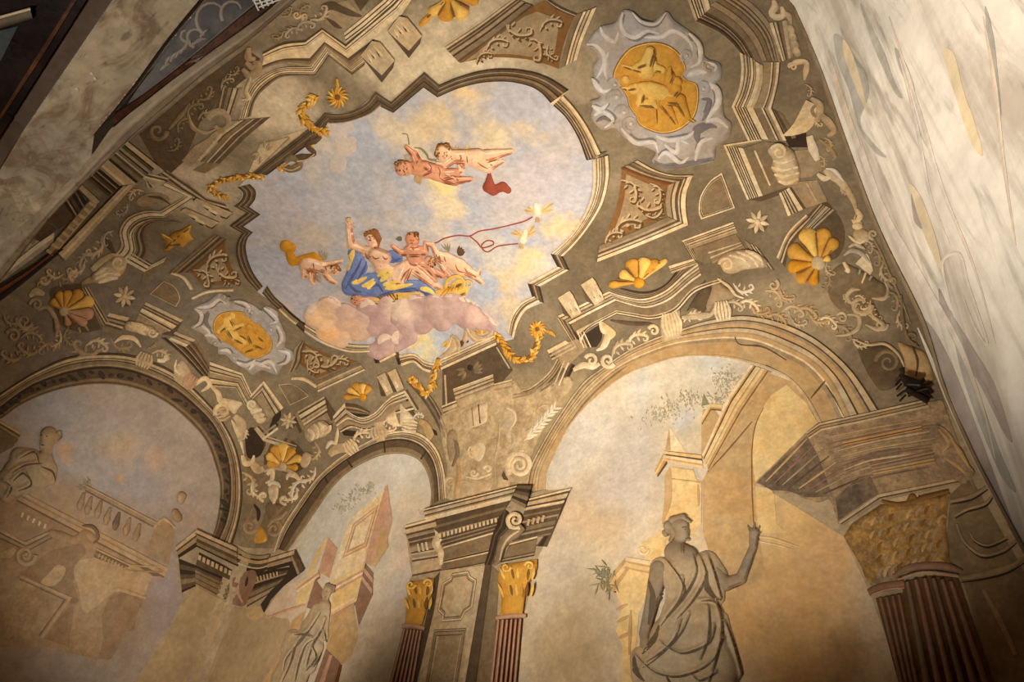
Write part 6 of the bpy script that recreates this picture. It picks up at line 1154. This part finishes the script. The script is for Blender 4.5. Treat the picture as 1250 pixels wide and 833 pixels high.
# ---------------------------------------------------------------- painted towers, middle arch
tm=thing('painted_tower',(430,680),'straw and rose stone tower rising to a point in the middle arch','tower')
fill(tm,'front_face',"427,634! 469,599! 450,664! 444,688! 404,710! 415,668!",'c',.008); fill(tm,'rose_side',"470,594! 473,592! 479,636! 470,668! 455,692! 445,688! 452,660!",'p',.007); fill(tm,'olive_side',"466,645! 472,640! 474,668! 458,692! 452,690!",'t',.009)
ringb(tm,'panel_moulding',"431,640 462,616 447,668 418,682",.68,'p1 s1 p1',.006); band(tm,'entablature',"403,711! 446,688","406,728! 441,708",'s2@.02 p1 c1@.016 p1 s1',False); band(tm,'entablature_side',"446,688! 456,700","441,708! 454,726",'q1 p1 q1 p1',False)
fill(tm,'lower_wall',"406,728! 441,708! 435,734! 404,752!",'s',.008); fill(tm,'lower_side',"441,708! 455,703! 455,726! 438,764! 433,738!",'q',.007); band(tm,'lower_fillet',"404,745! 434,728","404,756! 432,740",'c1 q1 p1',False); fill(tm,'olive_wall',"404,754! 432,740! 437,778! 427,806! 416,812! 398,792!",'t',.006); fill(tm,'rose_column',"398,792! 416,810! 406,838! 382,838!",'q',.008); Geo().tube("404,800 392,836",[2,3],.01,.008,'p').tube("416,812 410,836",[1.6,2.4],.01,.008,'r').build(tm,'column_light')
tl=thing('painted_tower',(380,710),'smaller straw and rose stone tower left of the taller one in the middle arch','tower')
fill(tl,'light_edge',"389,670! 396,660! 401,657! 380,702! 373,703!",'s',.008); fill(tl,'rose_face',"401,657! 412,670! 402,706! 388,698! 394,678!",'p',.007); band(tl,'cornice',"359,717! 388,696","364,726! 391,706",'s1@.016 p1 c1 q1',False); fill(tl,'front_block',"364,722! 385,707! 374,738! 358,748!",'s',.0085); fill(tl,'rose_block',"385,707! 397,724! 386,746! 374,742!",'q',.007); fill(tl,'olive_wall',"356,758! 374,744! 362,780! 332,838! 318,838! 346,790!",'t',.0085); Geo().tube("326,754 350,746 372,738",[1,2.4,1.6],.008,.006,'p').build(tl,'pink_ledge')
weeds('grey-green foliage on the tall tower top in the middle arch',[(430,610,6),(445,600,5),(420,622,5),(452,594,3)],130,-110,5,'faded_leaf')
# ---------------------------------------------------------------- painted ruins, left arch
rl=thing('painted_balustrade',(140,635),'tan balustrade with fat balusters inside the left arch','balustrade')
band(rl,'hand_rail',"104,592! 196,640","104,600! 194,648",'i1@.02 j2@.016 J1@.008',False)
for x,y in ((100,612),(109,617),(121,622),(132,630),(143,636),(156,643),(168,650)): body(rl,'baluster',"%g,%g,2.2,%g,%g,4.2;%g,%g,4.6,%g,%g,3"%(x+2.5,y-9,x-1,y+2,x-1.5,y+4,x-2.5,y+9),'j' if x!=143 else 'J',.8,1,h0=.006,cell=1)
band(rl,'base_course',"30,602! 205,694","20,612! 200,706",'i2@.016 j1 i2@.012 J1',False); fill(rl,'end_pier',"190,642! 200,632! 214,650! 206,690! 178,676!",'j',.012); Geo().tube("188,645 200,634 214,644",[1,2.4,1],.01,.012,'i').build(rl,'pier_cap')
body(rl,'urn',"222,606,6,221,612,4;214,626,5,217,632,6",'j',.7,2,h0=.006)
weeds('tuft of weeds on the broken end of the balustrade in the left arch',[(104,596,4),(108,590,3)],26,-140,9,'v')
rn=thing('painted_ruin',(90,690),'tan ruined portal with scrolls under the balustrade in the left arch','ruin')
fill(rn,'ruin_wall',"-12,610! 30,602! 118,648 200,706! 186,704! 176,728! 150,770! 136,806! 118,806! 96,800! 60,790! -12,790!",'j',.0045,step=10)
band(rn,'entablature',"118,670! 160,690! 204,692","114,682! 156,704! 194,706",'i1@.02 J2@.008 j1@.016 J2@.008 i1@.012',False); fill(rn,'pale_wall',"90,696 98,684! 115,681! 153,694! 164,689! 186,703! 176,728! 145,718! 132,728 104,748 96,720",'i',.008)
fill(rn,'dark_recess',"24,700! 40,690 60,674 80,668 100,664 104,676 92,690 90,712 96,734 86,738! 84,728!",'I',.006); fill(rn,'shield_drape',"50,712 60,700 70,690 80,694 76,706 64,716",'i',.01)  # shade of the ruin's recess painted in brown
Geo().spiral(31,678,13,0,1.6,3.2,'i',.02,.012).dome(32,677,3,'i',.014,.02).build(rn,'scroll_volute'); Geo().tube("0,678 10,676 18,670",[3,6,3],.014,.01,'i').build(rn,'scroll_arm'); band(rn,'scroll_cornice',"-10,640! 30,662! 62,648","-10,654! 34,674! 66,656",'i2@.02 J1 j2@.014 J1',False); Geo().tube("60,650 78,656 92,660 106,652 116,660",[4,6,5,6,4],.02,.012,'j').tube("100,642 114,644 120,656 114,664",[1,2.4,2.4,1],.014,.014,'J').build(rn,'broken_pediment')
fill(rn,'panel_face',"-12,700! 16,712! 24,703! 84,732! 48,778! -12,790!",'m',.009); band(rn,'panel_frame',"24,702! 88,730! 52,780","24,708! 78,733! 47,776",'i2@.016 j1 J1',False); fill(rn,'lower_arch',"88,740 84,790! 54,780!",'I',.0055); fill(rn,'foliage_stain',"132,732! 144,724 160,726 176,734! 166,752! 164,770! 150,772! 146,790! 134,806! 120,804! 126,780! 124,752!",'I',.0055); Geo().tube("130,730 142,720 160,724 178,730",[1,2.6,2.6,1.4],.008,.008,'i').build(rn,'ledge')
for i in range(5): Geo().tube([(28+i*7,626+i*3.4),(26+i*7,632+i*3.4)],1.6,.008,.006,'c').build(rn,'dentil')
for i in range(9): Geo().tube([(122+i*4,676+i*2),(120+i*4,681+i*2)],1,.008,.016,'i').build(rn,'dentil')
fill(None,'corner_block',"-10,506! 2,514! 25,530! 16,546! -10,560!",'o',.012,lab='dark moulded corner block at the left edge above the stone bust',cat='block') ; band(None,'block_cornice',"-10,508! 26,529","-10,522! 20,541",'l1@.03 d1 m1@.024 d2',False,lab='moulded edge of the dark corner block above the stone bust',cat='moulding')
# ---------------------------------------------------------------- painted statues
def fold(lines,amp=2.2,wd=2.6):
    segs=[]
    for s_ in lines:
        c,_=curve(s_,True,False,3.0); segs.append((c[:-1],c[1:]))
    def f(X,Y):
        H=np.zeros_like(X)
        for A_,B_ in segs:
            for a,b in zip(A_,B_):
                e=b-a; t=np.clip(((X-a[0])*e[0]+(Y-a[1])*e[1])/max(e@e,1e-6),0,1); d2=(X-a[0]-e[0]*t)**2+(Y-a[1]-e[1]*t)**2; H=np.maximum(H,np.exp(-d2/wd**2))
        return H*amp*2.2
    return f
SS=P2(720,620,.2556); SP=PP(720,620,.2556)
st=thing('painted_statue',(845,760),'grey stone statue of a draped woman holding up one hand inside the right arch','statue')
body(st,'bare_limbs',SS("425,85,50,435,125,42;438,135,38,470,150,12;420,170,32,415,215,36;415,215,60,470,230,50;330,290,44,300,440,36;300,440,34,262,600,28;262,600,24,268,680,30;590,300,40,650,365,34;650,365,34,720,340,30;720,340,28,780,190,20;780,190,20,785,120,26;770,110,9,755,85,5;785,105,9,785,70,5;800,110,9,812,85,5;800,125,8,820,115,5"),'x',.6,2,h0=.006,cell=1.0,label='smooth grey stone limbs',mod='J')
fl=[SP(s_) for s_ in ("360,250 420,330 440,400 370,500 325,560","480,210 500,300 440,420 340,540","520,230 545,320 480,440 400,530","440,330 420,430 350,520","470,500 420,600 300,720 240,760","430,520 380,640 260,730","210,700 300,780 420,800 560,740 630,620","600,440 625,560 600,700 560,833","640,540 690,680 725,800","560,470 560,600 520,720","560,230 590,320 620,430","520,440 580,440 620,480","330,640 430,690 560,640 590,560","480,800 520,820 600,780","350,790 370,833 380,860")]
body(st,'drapery',SS("340,290,56,440,330,80;440,320,100,540,310,90;560,260,56,600,330,60;600,330,50,610,430,36;450,420,90,540,420,80;470,520,130,520,540,120;430,640,150,500,660,160;420,760,190,520,790,190;430,860,200,520,880,190;250,720,60,260,800,66;640,520,20,690,790,40"),'X',.34,5,h0=.008,cell=1.1,folds=fold(fl,3.4,2.4),blur=14)
g=Geo()
for s_ in fl: g.tube(' '.join('%.1f,%.1f'%(p[0]+3.2,p[1]+1.6) for p in pts(s_)),[.4,1.9,.5],.001,.001,'z')
for s_ in ("270,330 300,420 280,560","330,560 310,620 250,700","300,480 340,430 350,380","210,700 220,780 260,830","560,300 560,380 600,430 630,440"): g.tube(SP(s_),[1,4,1],.001,.001,'z')
g.build(st.children[1],'fold_line',kind='stuff',on=list(st.children)); body(st,'hair',SS("395,58,20,445,44,18;374,85,24,395,108,24;356,118,13,362,128,13;440,48,16,478,66,9;398,130,13,385,156,10"),'x',.7,2,h0=.03)
Geo().tube(SP("440,95 452,92 462,95"),.8,.002,.002,'z').dome(720+455*.2556,620+104*.2556,1.2,'z',.002,.002,.8).tube(SP("470,104 484,128 474,134"),[.8,1.4,.8],.006,.002,'x').tube(SP("458,148 468,146 474,148"),.7,.002,.002,'z').dome(720+398*.2556,620+118*.2556,2.4,'x',.004,.003,3.2).build(st.children[0],'face',kind='stuff',on=[st.children[0]])
SS=P2(220,666,.2); SP=PP(220,666,.2)
st=thing('painted_statue',(380,770),'small stone statue of a draped woman looking up inside the middle arch','statue')
body(st,'bare_limbs',SS("900,270,30,890,300,28;888,315,18,890,350,22;880,370,40,860,400,44;900,400,18,890,520,16;730,540,26,640,610,22;640,600,20,625,640,18"),'X',.6,1.5,h0=.006)
fl=[SP(s_) for s_ in ("850,400 800,480 740,560 640,680 620,760","880,440 850,520 800,600 760,740","760,520 700,600 660,720 610,830","820,560 760,600 720,700 690,830","800,620 820,680 760,760","870,520 880,620 800,740","680,540 760,540 800,560")]
body(st,'drapery',SS("850,400,52,800,500,56;800,500,60,780,600,80;780,600,82,720,700,90;720,700,96,660,830,110;880,450,30,880,560,26;690,560,50,680,620,60;660,640,40,640,740,44;840,620,36,780,740,50"),'X',.4,4,h0=.008,folds=fold(fl,2.6,1.8),blur=8)
g=Geo()
for s_ in fl: g.tube(' '.join('%.1f,%.1f'%(p[0]+2.2,p[1]+1.2) for p in pts(s_)),[.3,1.6,.4],.001,.001,'z')
g.build(st.children[1],'fold_line',kind='stuff',on=list(st.children)); body(st,'hair',SS("900,245,18,930,255,20;930,260,16,940,285,8"),'x',.7,1.2,h0=.016)
Geo().dome(220+893*.2,666+282*.2,.9,'z',.002,.002,.7).tube(SP("880,285 872,298 880,302"),[.6,1,.5],.005,.002,'X').tube(SP("882,316 890,314"),.6,.002,.002,'z').build(st.children[0],'face',kind='stuff',on=[st.children[0]])
SS=P2(0,510,.2); SP=PP(0,510,.2)
st=thing('painted_bust',(50,570),'pale stone bust with bare shoulder and drapery at the left edge of the left arch','statue')
body(st,'bald_head',SS("300,110,56,290,150,44;265,165,24,260,185,18;290,190,34,275,250,40;350,120,20,345,140,18;270,260,60,310,320,44;220,300,60,300,340,50"),'X',.6,2.5,h0=.006)
fl=[SP(s_) for s_ in ("110,240 200,200 230,270","60,330 150,280 250,270","70,380 130,330 170,370","150,320 180,400 100,440","20,380 60,420 30,480","240,290 310,320 330,380")]
body(st,'drapery',SS("120,240,60,200,240,50;100,330,80,200,350,90;60,400,90,150,400,70;200,400,50,310,370,40;0,420,60,40,480,40"),'X',.45,5,h0=.008,folds=fold(fl,2.4,2.2),blur=8)
g=Geo()
for s_ in fl: g.tube(' '.join('%.1f,%.1f'%(p[0]+2,p[1]+2) for p in pts(s_)),[.3,1.5,.4],.001,.001,'z')
g.build(st.children[1],'fold_line',kind='stuff',on=list(st.children)); Geo().dome(50.5,531.5,1.4,'z',.002,.002,1).dome(57,533,1.2,'z',.002,.002,.9).tube("49,534 48,538 51,539",[.7,1.2,.6],.005,.002,'X').tube("50,543 54,544",.8,.002,.002,'z').tube("67,529 74,526 75,534 70,538",[.6,1.3,1.3,.6],.006,.004,'x').build(st.children[0],'face',kind='stuff',on=[st.children[0]])
